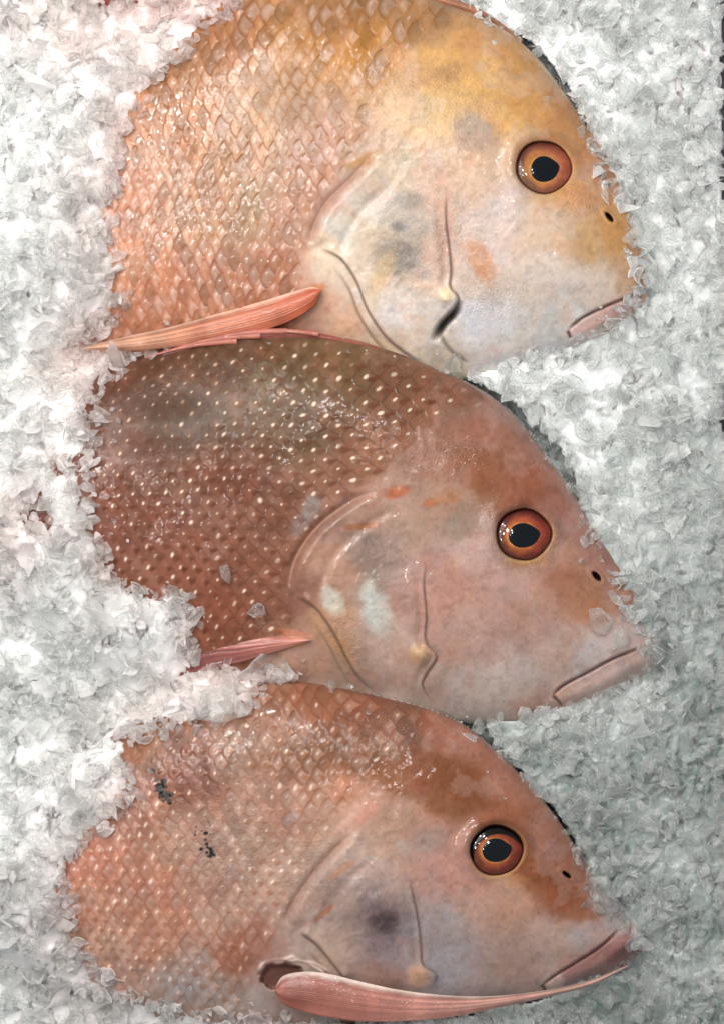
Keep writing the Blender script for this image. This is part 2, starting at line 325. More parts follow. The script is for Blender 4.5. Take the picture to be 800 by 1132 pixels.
F3 = dict(
    outline=[(-90, 980), (-40, 920), (30, 870), (95, 830), (150, 800), (220, 772), (290, 753), (350, 756), (410, 768), (470, 783), (512, 801), (548, 830), (584, 866), (614, 903),
             (641, 944), (662, 978), (688, 1008), (712, 1030), (714, 1046), (696, 1064), (660, 1082), (610, 1098), (540, 1112), (470, 1122), (400, 1130), (330, 1136), (260, 1140),
             (180, 1134), (100, 1110), (20, 1070), (-50, 1030)],
    glint_paint=0.16, dotb=0.2, shine=0.0, chaos=0.7, dotp=0.6, body_tone=(0.92, 0.88, 0.84), tone=0.92, con=1.36, sat=1.03, mott=((200, 172, 162), (196, 124, 96)), Z=74, R=160, z0=14, tilt=0.12, vc=950,
    eye=(548, 940, 28.5), pupil=(548, 940, 15.5, 13), nostril=(626, 967, 7, 2.8, 38),
    gill=[(404, 916), (372, 946), (342, 982), (324, 1014), (330, 1030), (350, 1045), (366, 1064), (384, 1086)],
    pre=[(452, 968), (457, 990), (463, 1020), (466, 1050), (468, 1066), (483, 1079), (473, 1096)],
    slit=None, knob=(462, 1081, 15), crease=None,
    mouth=[(599, 1090), (612, 1079), (640, 1062), (664, 1046), (688, 1024)], corner=[(598, 1087), (603, 1096)],
    lip=[(612, 1092), (640, 1078), (668, 1062), (700, 1038)],
    scale_edge=[(520, 800), (478, 806), (446, 832), (424, 858), (394, 886), (366, 924), (338, 964), (320, 1004), (306, 1042), (286, 1062), (270, 1150)],
    sx=(90, 12, 400, 18.5), sy=(11, 13), samp=1.4,
    dot=((246, 224, 208), 0.13, 0.8), blob=((176, 104, 48), 0.30, 0.6), bead=0.4, edge=((146, 92, 72), 0.38), inner=((200, 160, 138), 0.35),
    ctrl=[(200, 810, 152, 107, 87), (160, 830, 162, 117, 94), (200, 850, 152, 92, 72), (260, 820, 160, 116, 92), (300, 780, 167, 114, 87), (350, 770, 172, 112, 84), (400, 790, 162, 104, 80), (450, 800, 157, 107, 87),
          (340, 830, 157, 114, 90), (400, 830, 152, 107, 82), (480, 800, 182, 117, 93), (510, 820, 192, 128, 104), (560, 860, 192, 128, 104), (610, 920, 187, 125, 101), (640, 960, 187, 118, 88), (150, 900, 187, 132, 114),
          (110, 950, 207, 142, 120), (100, 1000, 209, 152, 130), (160, 980, 207, 144, 120), (200, 940, 194, 156, 138), (180, 1040, 207, 152, 130), (240, 1000, 200, 162, 146), (280, 950, 198, 164, 148), (300, 900, 194, 152, 134),
          (260, 1060, 190, 130, 112), (120, 1050, 207, 168, 152), (200, 1085, 192, 168, 160), (250, 1105, 197, 177, 168), (330, 960, 204, 172, 158), (360, 920, 206, 168, 148), (400, 880, 207, 152, 127), (440, 860, 176, 112, 72),
          (490, 850, 162, 96, 56), (520, 870, 166, 96, 51), (490, 890, 169, 106, 66), (470, 860, 173, 102, 70), (440, 900, 197, 152, 127), (420, 930, 202, 162, 140), (470, 920, 197, 147, 127), (400, 960, 200, 174, 162),
          (420, 1000, 170, 145, 140), (380, 1000, 182, 154, 142), (430, 1050, 178, 153, 150), (360, 1050, 197, 167, 150), (460, 1040, 177, 162, 160), (500, 1020, 182, 162, 157), (490, 960, 202, 146, 128), (530, 980, 202, 150, 130),
          (520, 1000, 202, 158, 138), (570, 1000, 200, 152, 128), (560, 1060, 192, 157, 142), (500, 1070, 182, 172, 174), (590, 960, 173, 101, 61), (620, 990, 173, 99, 61), (640, 1010, 182, 117, 87), (600, 1040, 200, 166, 150),
          (640, 1035, 192, 176, 172), (680, 1015, 184, 172, 169), (660, 1060, 178, 133, 130), (620, 1082, 204, 170, 156), (700, 1045, 172, 117, 114), (420, 1090, 187, 142, 127), (540, 1100, 190, 165, 160), (560, 920, 178, 105, 68)],
    patches=[(424, 1018, 14, 12, 0, (66, 52, 62), 0.9, 0.5), (420, 1020, 30, 24, 0, (128, 104, 108), 0.55, 0.7), (388, 905, 26, 15, -40, (226, 178, 158), 0.7, 0.5), (405, 900, 20, 8, -40, (218, 150, 124), 0.6, 0.5), (475, 930, 18, 14, 0, (170, 150, 136), 0.6, 0.6),
             (462, 1080, 13, 12, 0, (226, 172, 132), 0.85, 0.4), (380, 960, 22, 5, -35, (214, 140, 84), 0.5, 0.5), (358, 1010, 16, 3, -40, (206, 120, 60), 0.7, 0.4), (650, 1066, 46, 12, -32, (176, 126, 126), 0.75, 0.3), (612, 1084, 11, 9, 0, (218, 186, 172), 0.8, 0.3),
             (646, 1078, 22, 6, -32, (170, 148, 146), 0.7, 0.4), (690, 1050, 24, 4, -36, (150, 84, 84), 0.7, 0.4), (560, 972, 26, 7, 10, (206, 156, 110), 0.6, 0.5), (500, 1045, 12, 40, -6, (180, 170, 172), 0.5, 0.5), (205, 1090, 30, 14, 20, (190, 186, 190), 0.7, 0.5), (225, 1060, 14, 9, 20, (196, 186, 180), 0.6, 0.5),
             (500, 860, 55, 26, 30, (160, 92, 48), 0.45, 0.6), (605, 985, 42, 16, 30, (168, 94, 54), 0.45, 0.5), (444, 936, 10, 8, 0, (190, 176, 160), 0.5, 0.6), (322, 905, 10, 5, -40, (190, 190, 196), 0.5, 0.5)],
    socket=(312, 1079, 26, 15), socket_rim=[(287, 1084), (289, 1068), (302, 1061), (326, 1061), (346, 1066), (362, 1076)],
    specks=[(179, 870, 6, 8, 46), (184, 880, 7, 6, 30), (174, 862, 14, 16, 10), (230, 920, 9, 18, 11), (234, 943, 5, 4, 14), (222, 912, 8, 10, 4)],
    wet=[(430, 800, 40, 20), (250, 930, 80, 60), (345, 960, 40, 60), (380, 1085, 30, 8)],
    eyecol=2)
F4 = dict(
    outline=[(-60, -60), (-30, -110), (40, -150), (130, -170), (230, -170), (320, -150), (370, -110), (360, -70), (300, -40), (240, -12), (190, 8), (140, 14), (90, 10), (30, -8), (-30, -30)],
    dotb=0.1, shine=0.0, glint_paint=0.1, chaos=0.7, dotp=0.6, body_tone=(1, 1, 1), tone=0.8, con=1.2, sat=1.0, mott=((178, 102, 92), (200, 110, 90)), Z=50, R=90, z0=-4, tilt=0.0, vc=-80, eye=None, gill=None, pre=None, slit=None, knob=None, crease=None, mouth=None, corner=None, lip=None, nostril=None,
    scale_edge=None, sx=(0, 13, 400, 15), sy=(12, 13), samp=1.6,
    dot=((230, 190, 180), 0.18, 0.5), blob=((170, 90, 70), 0.3, 0.5), bead=0.5, edge=((140, 66, 60), 0.5), inner=((190, 110, 100), 0.3),
    ctrl=[(100, 0, 168, 84, 78), (120, -60, 176, 96, 86), (300, -60, 190, 110, 96), (0, -60, 180, 96, 90)], patches=[], wet=[], eyecol=0)

def scale_field(f, U, V):
    """overlapping scales, free edges towards the tail: relief and where in its scale each point lies"""
    x0, s0, x1, s1 = f['sx']; k = (s1 - s0) / (x1 - x0)
    wu = U + 9.0 * fbm(U, V, 90, 5, 2) + 1.5 * fbm(U, V, 13, 6, 2); wv = V + 8.0 * fbm(U, V, 90, 9, 2) + 1.2 * fbm(U, V, 13, 7, 2)
    sp = np.maximum(s0 + k * (wu - x0), 6.0)
    A = np.log(sp) / k if abs(k) > 1e-6 else (wu - x0) / s0
    A = A + 0.10 * np.sin(wv / 60.0)
    c = f['vc']
    rs = f['sy'][0] + (f['sy'][1] - f['sy'][0]) * np.clip((wu - x0) / (x1 - x0), 0, 1.1)
    B = (wv - c) / rs + 0.0016 * (wu - x0) * (wv - c) / 100.0
    best = np.full(U.shape, -1e9); DA = np.zeros(U.shape); DB = np.zeros(U.shape); ID = np.zeros(U.shape)
    jb = np.floor(B)
    for dj in (-1, 0, 1, 2):
        j = jb + dj
        off = 0.5 * np.mod(j, 2)
        ib = np.floor(A - off)
        for di in (-1, 0, 1, 2):
            ci = ib + di + off
            jit = np.sin(ci * 12.9898 + j * 78.233) * 43758.5453; jit = jit - np.floor(jit)
            da = A - ci - 0.26 * (0.1 + 0.9 * f['chaos']) * (jit - 0.5); db = B - j - 0.22 * (0.1 + 0.9 * f['chaos']) * (np.mod(jit * 7.3, 1) - 0.5)
            rad = (da / 1.02) ** 2 + (np.abs(db) / 1.12) ** 1.7
            cov = (rad < 1) & (ci > best)
            best = np.where(cov, ci, best); DA = np.where(cov, da, DA); DB = np.where(cov, db, DB); ID = np.where(cov, jit, ID)
    q_ = f['chaos']
    relief = -DA * (0.75 + 0.7 * q_ * (ID - 0.5)) - 0.35 * DB ** 2 + 0.25 * q_ * (ID - 0.5) + 0.75 * q_ * (np.mod(ID * 9.1, 1) - 0.5) * DB
    rad = (DA / 1.02) ** 2 + (np.abs(DB) / 1.12) ** 1.7
    return relief, DA, DB, ID, rad, sp

def build_fish(f, root):
    poly = spline(f['outline'], 6, True)
    u0, v0 = np.floor(poly.min(0)) - 3; u1, v1 = np.ceil(poly.max(0)) + 3
    us = np.arange(u0, u1 + 1); vs = np.arange(v0, v1 + 1)
    U, V = np.meshgrid(us, vs)
    ins = inside(U, V, poly)
    # distance to the outline: every fourth point, then smooth; exact near the rim
    Uc, Vc = np.meshgrid(np.arange(u0, u1 + 5, 4), np.arange(v0, v1 + 5, 4))
    dc = seg_dist(Uc, Vc, poly, True)[0] * np.where(inside(Uc, Vc, poly), 1, -1)
    gx = (U - u0) / 4; gy = (V - v0) / 4; ix = np.clip(gx.astype(int), 0, dc.shape[1] - 2); iy = np.clip(gy.astype(int), 0, dc.shape[0] - 2)
    fx = gx - ix; fy = gy - iy
    d = (dc[iy, ix] * (1 - fx) + dc[iy, ix + 1] * fx) * (1 - fy) + (dc[iy + 1, ix] * (1 - fx) + dc[iy + 1, ix + 1] * fx) * fy
    near = np.abs(d) < 9
    de, _, _, nu, nv = seg_dist(U[near], V[near], poly, True)
    d[near] = de * np.where(ins[near], 1, -1)
    NU = U.astype(float).copy(); NV = V.astype(float).copy()
    t0, t1 = NU[near], NV[near]; o = ~ins[near]; t0[o] = nu[o]; t1[o] = nv[o]; NU[near] = t0; NV[near] = t1
    dp = np.maximum(d, 0)
    t = np.clip(dp / f['R'], 0, 1)
    prof = np.sqrt(np.maximum(1 - (1 - t) ** 2.3, 0))
    zb = blur(prof, 14); w = sstep(14, 60, dp)
    base = (prof * (1 - w) + zb * w) * f['Z']
    plane = f['z0'] - f['tilt'] * (V - f['vc'])
    z = base + plane
    soft = sstep(4, 24, dp)
    # long soft undulations of the flesh
    z += soft * (3.2 * fbm(U, V, 90, 21, 3) + 0.7 * fbm(U, V, 22, 25, 3))
    # ---- colour
    wu = U + 11 * fbm(U, V, 46, 31, 3, 0.6) + 4 * fbm(U, V, 9, 33, 2); wv = V + 11 * fbm(U, V, 46, 35, 3, 0.6) + 4 * fbm(U, V, 9, 37, 2)
    acc = np.zeros(U.shape + (3,)); wt = np.full(U.shape, 1e-12)
    for (cx, cy, r, g, b) in f['ctrl']:
        q = ((wu - cx) ** 2 + (wv - cy) ** 2 + 60.0) ** -2.2 * 1e6
        acc += q[..., None] * lin((r, g, b)); wt += q
    C = acc / wt[..., None]
    def paint(mask, col):
        nonlocal C
        m = np.clip(mask, 0, 1)[..., None]
        C = C * (1 - m) + lin(col) * m
    ragged = 0.28 * fbm(U, V, 10, 41, 3)
    for (cx, cy, rx, ry, ang, col, st, sf) in f['patches']:
        a = math.radians(ang); ca, sa = math.cos(a), math.sin(a)
        x = (U - cx) * ca + (V - cy) * sa; y = -(U - cx) * sa + (V - cy) * ca
        r = np.sqrt((x / rx) ** 2 + (y / ry) ** 2) + ragged
        paint(st * (1 - sstep(1 - sf, 1 + sf, r)), col)
    C *= (1 + 0.10 * fbm(U, V, 16, 43, 3) + 0.06 * fbm(U, V, 4, 47, 2))[..., None]
    mo = fbm(U, V, 30, 141, 4, 0.6); paint(0.22 * sstep(0.10, 0.36, mo), f['mott'][0])
    mo = fbm(U, V, 26, 145, 4, 0.6); paint(0.22 * sstep(0.16, 0.40, mo), f['mott'][1])
    mo = fbm(U, V, 7, 149, 3, 0.6); C *= (1 - 0.10 * sstep(0.1, 0.5, mo))[..., None]
    # red-yellow drift of the pigment
    dr = 0.05 * fbm(U, V, 24, 51, 3); C[..., 0] *= 1 + dr; C[..., 2] *= 1 - 1.6 * dr
    # ---- scales
    if f['scale_edge'] is not None:
        sd, side, _, _, _ = seg_dist(U, V, spline(f['scale_edge'], 5))
        sm = sstep(-6, 16, sd * side * 1.0 + 5 * fbm(U, V, 20, 55, 2))
        if f is F1 or f is F2 or f is F3: pass
    else:
        sm = np.ones(U.shape)
    rel, DA, DB, ID, rad, sp = scale_field(f, U, V)
    rim = sstep(2, 22, dp)
    patchy = 0.75 + 0.35 * fbm(U, V, 50, 57, 2)
    z += sm * rim * f['samp'] * rel * np.clip(sp / 20, 0.6, 1.3) * patchy
    lum = 1 + 0.30 * (ID - 0.5) * f['chaos'] + 0.05 * (ID - 0.5)
    vary = np.clip(0.62 + 0.9 * fbm(U, V, 42, 59, 2), 0, 1); vary2 = np.clip(0.6 + 0.9 * fbm(U, V, 55, 63, 2), 0, 1)
    m_in = sm * f['inner'][1] * (1 - sstep(0.25, 0.85, rad)) * vary
    paint(m_in, f['inner'][0])
    lab_e = sm * f['edge'][1] * sstep(0.78, 0.99, rad) * (0.15 + 0.85 * vary2)
    paint(lab_e, f['edge'][0])
    paint(sm * rim * f['glint_paint'] * sstep(0.62, 0.75, np.mod(ID * 17.7, 1) + 0.5 * fbm(U, V, 48, 69, 2)) * (1 - sstep(0.3, 0.9, rad)), (238, 224, 216))  # random scales painted pale as silvery glints
    bx = (DA + 0.22) / 0.34; by = (DB - 0.16) / 0.42
    paint(sm * rim * f['blob'][2] * (1 - sstep(0.35, 1.0, np.sqrt(bx ** 2 + by ** 2) + ragged)) * (0.35 + 0.65 * vary) * (0.55 + 0.45 * ID), f['blob'][0])
    z += sm * rim * f['bead'] * np.exp(-0.8 * (bx ** 2 + by ** 2))
    dr_ = f['dot'][1] * (0.65 + 0.75 * np.mod(ID * 23.1, 1)) + 0.02 * fbm(U, V, 5, 68, 2)
    dx = (DA + 0.55 + 0.25 * (DB + 0.12)) / dr_; dy = (DB + 0.12 - 0.15 * (ID - 0.5)) / (dr_ * 1.9)
    dotm = (1 - sstep(0.4, 1.0, np.sqrt(dx ** 2 + dy ** 2)))
    paint(sm * rim * f['dot'][2] * dotm * np.clip(f['dotb'] + 0.95 * (1 - 0.5 * f['dotb']) * np.mod(ID * 5.7, 1) + (1.3 - 1.2 * f['dotb']) * fbm(U, V, 60, 67, 2), 0, 1) * sstep(1 - f['dotp'], 1.15 - f['dotp'], np.mod(ID * 13.3, 1)), f['dot'][0])  # natural pale scale spots with painted highlights among them
    z += sm * rim * 0.7 * dotm
    C *= (1 + sm * (lum - 1))[..., None]
    # ---- gill cover, cheek bone, mouth
    def taper(tt, a=0.12): return sstep(0, a, tt) * sstep(0, a, 1 - tt)
    def groove(line, width, depth, col=None, cw=1.0, a=0.1, fade=True):
        nonlocal z
        ln = spline(line, 6); lo = ln.min(0) - 5 * width; hi = ln.max(0) + 5 * width
        bb = (U > lo[0]) & (U < hi[0]) & (V > lo[1]) & (V < hi[1])
        dd, _, tt, _, _ = seg_dist(U[bb], V[bb], ln)
        g = np.exp(-(dd / width) ** 2) * (taper(tt, a) if fade else 1)
        z[bb] -= depth * g
        if col is not None:
            m = np.zeros(U.shape); m[bb] = np.exp(-(dd / (width * cw)) ** 2) * (taper(tt, a) if fade else 1) * 0.85
            paint(m, col)
    def plate(line, sgn, height, fall, a=0.12, sharp=0.9):
        nonlocal z
        ln = spline(line, 6)
        lo = ln.min(0) - 4 * fall; hi = ln.max(0) + 4 * fall
        bb = (U > lo[0]) & (U < hi[0]) & (V > lo[1]) & (V < hi[1])
        dd, sd_, tt, _, _ = seg_dist(U[bb], V[bb], ln)
        s_ = dd * sd_ * sgn
        c_ = np.zeros(U.shape); c_[bb] = height * np.exp(-np.maximum(s_, 0) / fall) / (1 + np.exp(-np.clip(s_ / sharp, -30, 30))) * taper(tt, a)
        w_ = np.zeros(U.shape); w_[bb] = sstep(3, 14, s_)
        z += c_ * (1 - w_) + blur(c_, 6) * w_
    rimsoft = sstep(0, 14, dp)
    if f['gill']:
        g = f['gill']
        n_up = 5
        plate(g[:n_up], -1, 7.0, 34, 0.25, 3.0)
        gf = [(x - 6, y - 3) for x, y in g[:n_up]]; groove(gf, 5.0, 5.0, None, 1, 0.3); groove(gf, 2.4, 1.5, (186, 142, 122), 0.9, 0.3)  # darker colour paints the shadow behind the gill fold
        gq = [(x + 26, y + 14) for x, y in g[:n_up]]; groove(gq, 6.0, 2.6, None, 1, 0.3)
        plate(g[n_up - 1:], -1, 8.0, 30, 0.14, 1.0)
        groove(g[n_up - 1:], 1.6, 2.0, (150, 124, 106), 0.8, 0.2)
        g2 = [(x - 9, y + 7) for x, y in g[n_up:]]
        groove(g2, 2.2, 2.0, (176, 146, 118), 0.8, 0.25)
        plate(g2, -1, 3.2, 10, 0.3, 0.9)
        plate(f['pre'], 1, 7.0, 40, 0.18, 0.9)
        groove([(x - 5, y) for x, y in f['pre'][:-1]], 7.0, 5.0, None, 1, 0.3)
        groove(f['pre'], 1.7, 2.8, (166, 134, 122), 0.8, 0.25)  # thin crease shadow painted along the cheek bone
        kx, ky, kr = f['knob']
        z += 8.0 * np.exp(-(((U - kx) ** 2 + (V - ky) ** 2) / kr ** 2))
        if f['slit']: groove(f['slit'], 3.8, 22, (12, 9, 9), 1.0, 0.4)
        if f['crease']: groove(f['crease'], 2.2, 3.5, (150, 135, 125), 0.9, 0.25)
        # small folds of skin on the gill cover
        cx = np.mean([p[0] for p in g]) + 45; cy = np.mean([p[1] for p in g]) - 5
        gm = np.exp(-(((U - cx) / 60) ** 2 + ((V - cy) / 75) ** 2)) * rimsoft
        rf = 1 - np.abs(fbm(U, V, 17, 71, 3, 0.55)) * 2
        z += gm * 1.15 * rf
        # a fold behind the head
        z += rimsoft * np.exp(-(((U - g[0][0] - 20) / 70) ** 2 + ((V - g[0][1] + 40) / 50) ** 2)) * 1.6 * (1 - np.abs(fbm(U, V, 24, 73, 3)) * 2)
        z += rimsoft * 0.35 * (1 - sm) * fbm(U, V, 7, 75, 2)
        # mouth
        groove(f['mouth'], 1.7, 5, (128, 76, 70), 0.9, 0.2)
        plate(f['mouth'], -1, 2.4, 16, 0.25, 0.9)
        groove(f['corner'], 1.6, 4.5, (84, 52, 46), 0.9, 0.3)
        ll = spline(f['lip'], 6); dd = seg_dist(U, V, ll)[0]
        z += 4.5 * np.exp(-(dd / 9.0) ** 2)
        # nostril
        nx, ny, ra, rb, ang = f['nostril']; ra *= 0.88; rb *= 0.85; a = math.radians(ang)
        x = (U - nx) * math.cos(a) + (V - ny) * math.sin(a); y = -(U - nx) * math.sin(a) + (V - ny) * math.cos(a)
        rr = np.sqrt((x / ra) ** 2 + (y / rb) ** 2)
        z -= 12 * (1 - sstep(0.4, 1.05, rr)); z += 1.6 * np.exp(-((rr - 1.5) / 0.5) ** 2)
        paint(0.95 * (1 - sstep(0.75, 1.15, rr)), (58, 14, 12))
    if f.get('socket'):
        sx_, sy_, sa, sb = f['socket']
        rr = np.sqrt(((U - sx_) / sa) ** 2 + ((V - sy_) / sb) ** 2) + 0.9 * ragged
        z -= 13 * (1 - sstep(0.7, 1.05, rr)); paint(0.8 * (1 - sstep(0.8, 1.05, rr)), (140, 84, 68))
        ln = spline(f['socket_rim'], 6); dd, _, tt, _, _ = seg_dist(U, V, ln)
        dd = np.abs(dd + 3.0 * fbm(U, V, 14, 161, 2)); z += 2.6 * np.exp(-(dd / 2.0) ** 2); paint(0.85 * np.exp(-(dd / 1.9) ** 2) * taper(tt, 0.1), (232, 200, 186))
    wet = np.zeros(U.shape)
    pearl = f['shine'] * sm * rim * (0.6 + 0.4 * (1 - sstep(0.5, 1.0, rad)))
    for (cx, cy, rx, ry) in f['wet']:
        wet = np.maximum(wet, np.exp(-(((U - cx) / rx) ** 2 + ((V - cy) / ry) ** 2)))
    if f.get('specks'):
        for (cx, cy, rx, ry, n) in f['specks']:
            for _ in range(n):
                px = cx + rng.normal() * rx * 0.6; py = cy + rng.normal() * ry * 0.6; r = 0.9 + 2.4 * rng.random() ** 2.5
                paint(0.95 * (1 - sstep(0.6, 1.3, np.sqrt((U - px) ** 2 + (V - py) ** 2) / r + 2 * ragged)), (14, 12, 12))
    # ---- eye socket
    eyeinfo = None
    if f['eye']:
        ex, ey, er = f['eye']
        ang = np.arctan2(V - ey, U - ex)
        def eshape(a_): return 1 + 0.06 * np.exp(-((np.angle(np.exp(1j * (a_ + 0.05)))) / 0.5) ** 2) + 0.022 * np.sin(2 * a_ + 0.6 + f['eyecol']) + 0.012 * np.sin(5 * a_ + 2 * f['eyecol'])
        r = np.hypot(U - ex, V - ey) / eshape(ang)
        ring = (r > er * 1.0) & (r < er * 1.25)
        Am = np.stack([U[ring] - ex, V[ring] - ey, np.ones(ring.sum())], 1)
        sol = np.linalg.lstsq(Am, z[ring], rcond=None)[0]
        pl = sol[0] * (U - ex) + sol[1] * (V - ey) + sol[2]
        ang = np.arctan2(V - ey, U - ex)
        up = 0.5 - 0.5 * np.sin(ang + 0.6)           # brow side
        k = 1 - sstep(er * 1.05, er * 1.5, r)
        z = z * (1 - k) + pl * k
        z += (0.8 + 6.0 * up) * np.exp(-((r - er * (1.08 + 0.06 * up)) / (er * (0.15 + 0.22 * up))) ** 2)
        z -= (5 + 15 * (1 - sstep(0.75, 1.02, r / er))) * (1 - sstep(0.97, 1.02, r / er))
        paint(0.6 * up * (1 - sstep(1.0, 1.42, r / er + 0.5 * ragged)), [(150, 92, 56), (112, 62, 46), (96, 50, 34)][f['eyecol']])  # shadow of the brow painted into the skin above the eye
        paint(0.8 * (1 - sstep(0.97, 1.01, r / er)), (70, 40, 28))
        paint(0.55 * np.exp(-((r / er - 1.06) / 0.05) ** 2) * (1 - up), (206, 160, 84))
        eyeinfo = (ex, ey, er, sol)
    z = np.where(ins, z, plane)
    z = np.where(d <= 0, plane, np.maximum(z, plane))
    lu = np.maximum(C @ np.array([0.3, 0.55, 0.15]), 1e-4)[..., None]; C = C * np.power(lu / 0.55, f['con'] - 1) * f['tone']
    C = C * (1 - sm[..., None] * (1 - np.array(f['body_tone'])))
    gr = C.mean(-1, keepdims=True); C = gr + (C - gr) * (f['sat'] - 0.12 * (1 - sm[..., None]))
    C = np.clip(C, 0.003, 0.92)
    # ---- mesh: upper skin on the fine grid, underside on a coarser one
    cell = ins[:-1, :-1] | ins[1:, :-1] | ins[:-1, 1:] | ins[1:, 1:]
    used = np.zeros(U.shape, bool)
    used[:-1, :-1] |= cell; used[1:, :-1] |= cell; used[:-1, 1:] |= cell; used[1:, 1:] |= cell
    idx = -np.ones(U.shape, int); idx[used] = np.arange(used.sum())
    q = np.stack([idx[1:, :-1], idx[1:, 1:], idx[:-1, 1:], idx[:-1, :-1]], -1)[cell]
    verts = place(NU[used], NV[used], z[used]); cols = C[used]; wets = wet[used]; pearls = np.concatenate([pearl[used]])
    st = 6
    Ub = U[::st, ::st]; ib = ins[::st, ::st]
    cb = ib[:-1, :-1] | ib[1:, :-1] | ib[:-1, 1:] | ib[1:, 1:]
    # underside snapped to the outline too
    ubs, vbs = Ub.astype(float).copy(), V[::st, ::st].astype(float).copy()
    dd, _, _, qx, qy = seg_dist(ubs, vbs, poly, True)
    out_ = ~ib; ln_ = np.maximum(np.hypot(ubs - qx, vbs - qy), 1e-6)
    ix_ = qx - 3.0 * (ubs - qx) / ln_; iy_ = qy - 3.0 * (vbs - qy) / ln_
    ubs = np.where(out_, ix_, ubs); vbs = np.where(out_, iy_, vbs)
    tb = np.where(out_, 0.004, np.clip(dd / f['R'], 0, 1))
    zbt = (f['z0'] - f['tilt'] * (vbs - f['vc'])) - np.sqrt(np.maximum(1 - (1 - tb) ** 2.3, 0)) * f['Z'] * 0.6
    ub = np.zeros(Ub.shape, bool)
    ub[:-1, :-1] |= cb; ub[1:, :-1] |= cb; ub[:-1, 1:] |= cb; ub[1:, 1:] |= cb
    idb = -np.ones(Ub.shape, int); idb[ub] = np.arange(ub.sum()) + len(verts)
    qb = np.stack([idb[:-1, :-1], idb[:-1, 1:], idb[1:, 1:], idb[1:, :-1]], -1)[cb]
    verts = np.concatenate([verts, place(ubs[ub], vbs[ub], zbt[ub])])
    cols = np.concatenate([cols, np.tile(lin((205, 175, 160)), (ub.sum(), 1))]); wets = np.concatenate([wets, np.zeros(ub.sum())]); pearls = np.concatenate([pearls, np.zeros(ub.sum())])
    mesh_obj('body', verts, np.concatenate([q, qb]), M_SKIN, root, cols, {'wet': wets, 'pearl': pearls})
    zr = np.where(ins, z, -1e4)
    FISH.append((u0, v0, zr, base + plane))
    # ---- eye
    if eyeinfo:
        ex, ey, er, sol = eyeinfo
        nr, na = 40, 96
        rr = np.linspace(0, 1, nr) * er * 1.015; aa = np.linspace(0, 2 * np.pi, na, endpoint=False)
        Rg, Ag = np.meshgrid(rr, aa, indexing='ij')
        X = ex + Rg * eshape(Ag) * np.cos(Ag); Y = ey + Rg * eshape(Ag) * np.sin(Ag)
        t = Rg / er
        pz = sol[0] * (X - ex) + sol[1] * (Y - ey) + sol[2]
        Zg = pz - 4.5 + 10.5 * np.sqrt(np.maximum(1 - 0.98 * (t / 1.015) ** 2, 0.0)) - 3 * sstep(0.9, 1.01, t)
        px, py, pa, pb = f['pupil']
        tp = np.hypot((X - px) / pa, (Y - py) / pb)
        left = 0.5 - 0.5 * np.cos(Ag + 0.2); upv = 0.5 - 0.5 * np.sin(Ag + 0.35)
        inner = [((206, 140, 76), (212, 134, 92)), ((190, 118, 66), (178, 88, 62)), ((186, 112, 62), (164, 82, 60))][f['eyecol']]
        outer = [((128, 100, 80), (190, 104, 78)), ((92, 60, 48), (140, 62, 50)), ((118, 70, 54), (132, 60, 46))][f['eyecol']]
        ci = lin(inner[0]) * left[..., None] + lin(inner[1]) * (1 - left[..., None])
        co = lin(outer[0]) * left[..., None] + lin(outer[1]) * (1 - left[..., None])
        mm = sstep(0.58, 0.84, t + 0.12 * fbm(X, Y, 7, 81, 3))[..., None]
        ce = ci * (1 - mm) + co * mm
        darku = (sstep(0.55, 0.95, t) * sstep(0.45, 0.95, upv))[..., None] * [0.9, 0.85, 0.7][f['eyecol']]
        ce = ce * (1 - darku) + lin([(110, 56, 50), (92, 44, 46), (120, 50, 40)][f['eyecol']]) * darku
        if f['eyecol'] == 2:                         # black membrane plus socket shade, painted under the brow
            bm = ((1 - sstep(-0.02, 0.06, np.hypot((X - ex - 3) / (er * 0.98), (Y - ey - 8) / (er * 0.92)) * -1 + 1.0)) * sstep(0.35, 0.5, upv))[..., None]
            ce = ce * (1 - bm) + lin((14, 9, 9)) * bm
        ringm = (np.exp(-((tp - 1.07) / (0.05 + 0.05 * left)) ** 2) * (0.15 + 0.5 * left + 0.5 * fbm(X, Y, 8, 87, 2)).clip(0, 1))[..., None]
        ce = ce * (1 - ringm) + lin((222, 176, 100)) * ringm
        ce = ce * (1 + 0.22 * fbm(X, Y, 5, 83, 3) + 0.10 * fbm(Ag * 40, Rg, 6, 85, 2))[..., None]
        ce = ce * np.array([[0.66, 0.60, 0.56], [0.70, 0.54, 0.54], [0.70, 0.54, 0.52]][f['eyecol']])
        rimd = (sstep(0.94, 1.0, t + 0.03 * fbm(X, Y, 9, 88, 2)) * (0.5 + 0.5 * np.maximum(upv, left)))[..., None] * 0.92
        ce = ce * (1 - rimd) + lin((44, 26, 18)) * rimd
        vid = np.arange(nr * na).reshape(nr, na)
        qe = np.stack([vid[:-1], vid[1:], np.roll(vid, -1, 1)[1:], np.roll(vid, -1, 1)[:-1]], -1)[1:].reshape(-1, 4)
        tri = np.stack([np.zeros(na, int) + vid[0, 0], vid[1], np.roll(vid[1], -1)], -1)
        # close the back of the ball
        nb = len(vid.ravel()); back = place(ex, ey, sol[2] - 22)[None]
        trb = np.stack([np.full(na, nb), np.roll(vid[-1], -1), vid[-1]], -1)
        ev = np.concatenate([place(X, Y, Zg).reshape(-1, 3), back])
        eye = mesh_obj('eye', ev, [qe[:, ::-1], tri[:, ::-1], trb[:, ::-1]], M_EYE, root, np.concatenate([ce.reshape(-1, 3), lin((90, 50, 40))[None]]))
        # pupil: a slightly pointed black lens
        nr2 = 14
        r2 = np.linspace(0, 1, nr2); R2, A2 = np.meshgrid(r2, aa, indexing='ij')
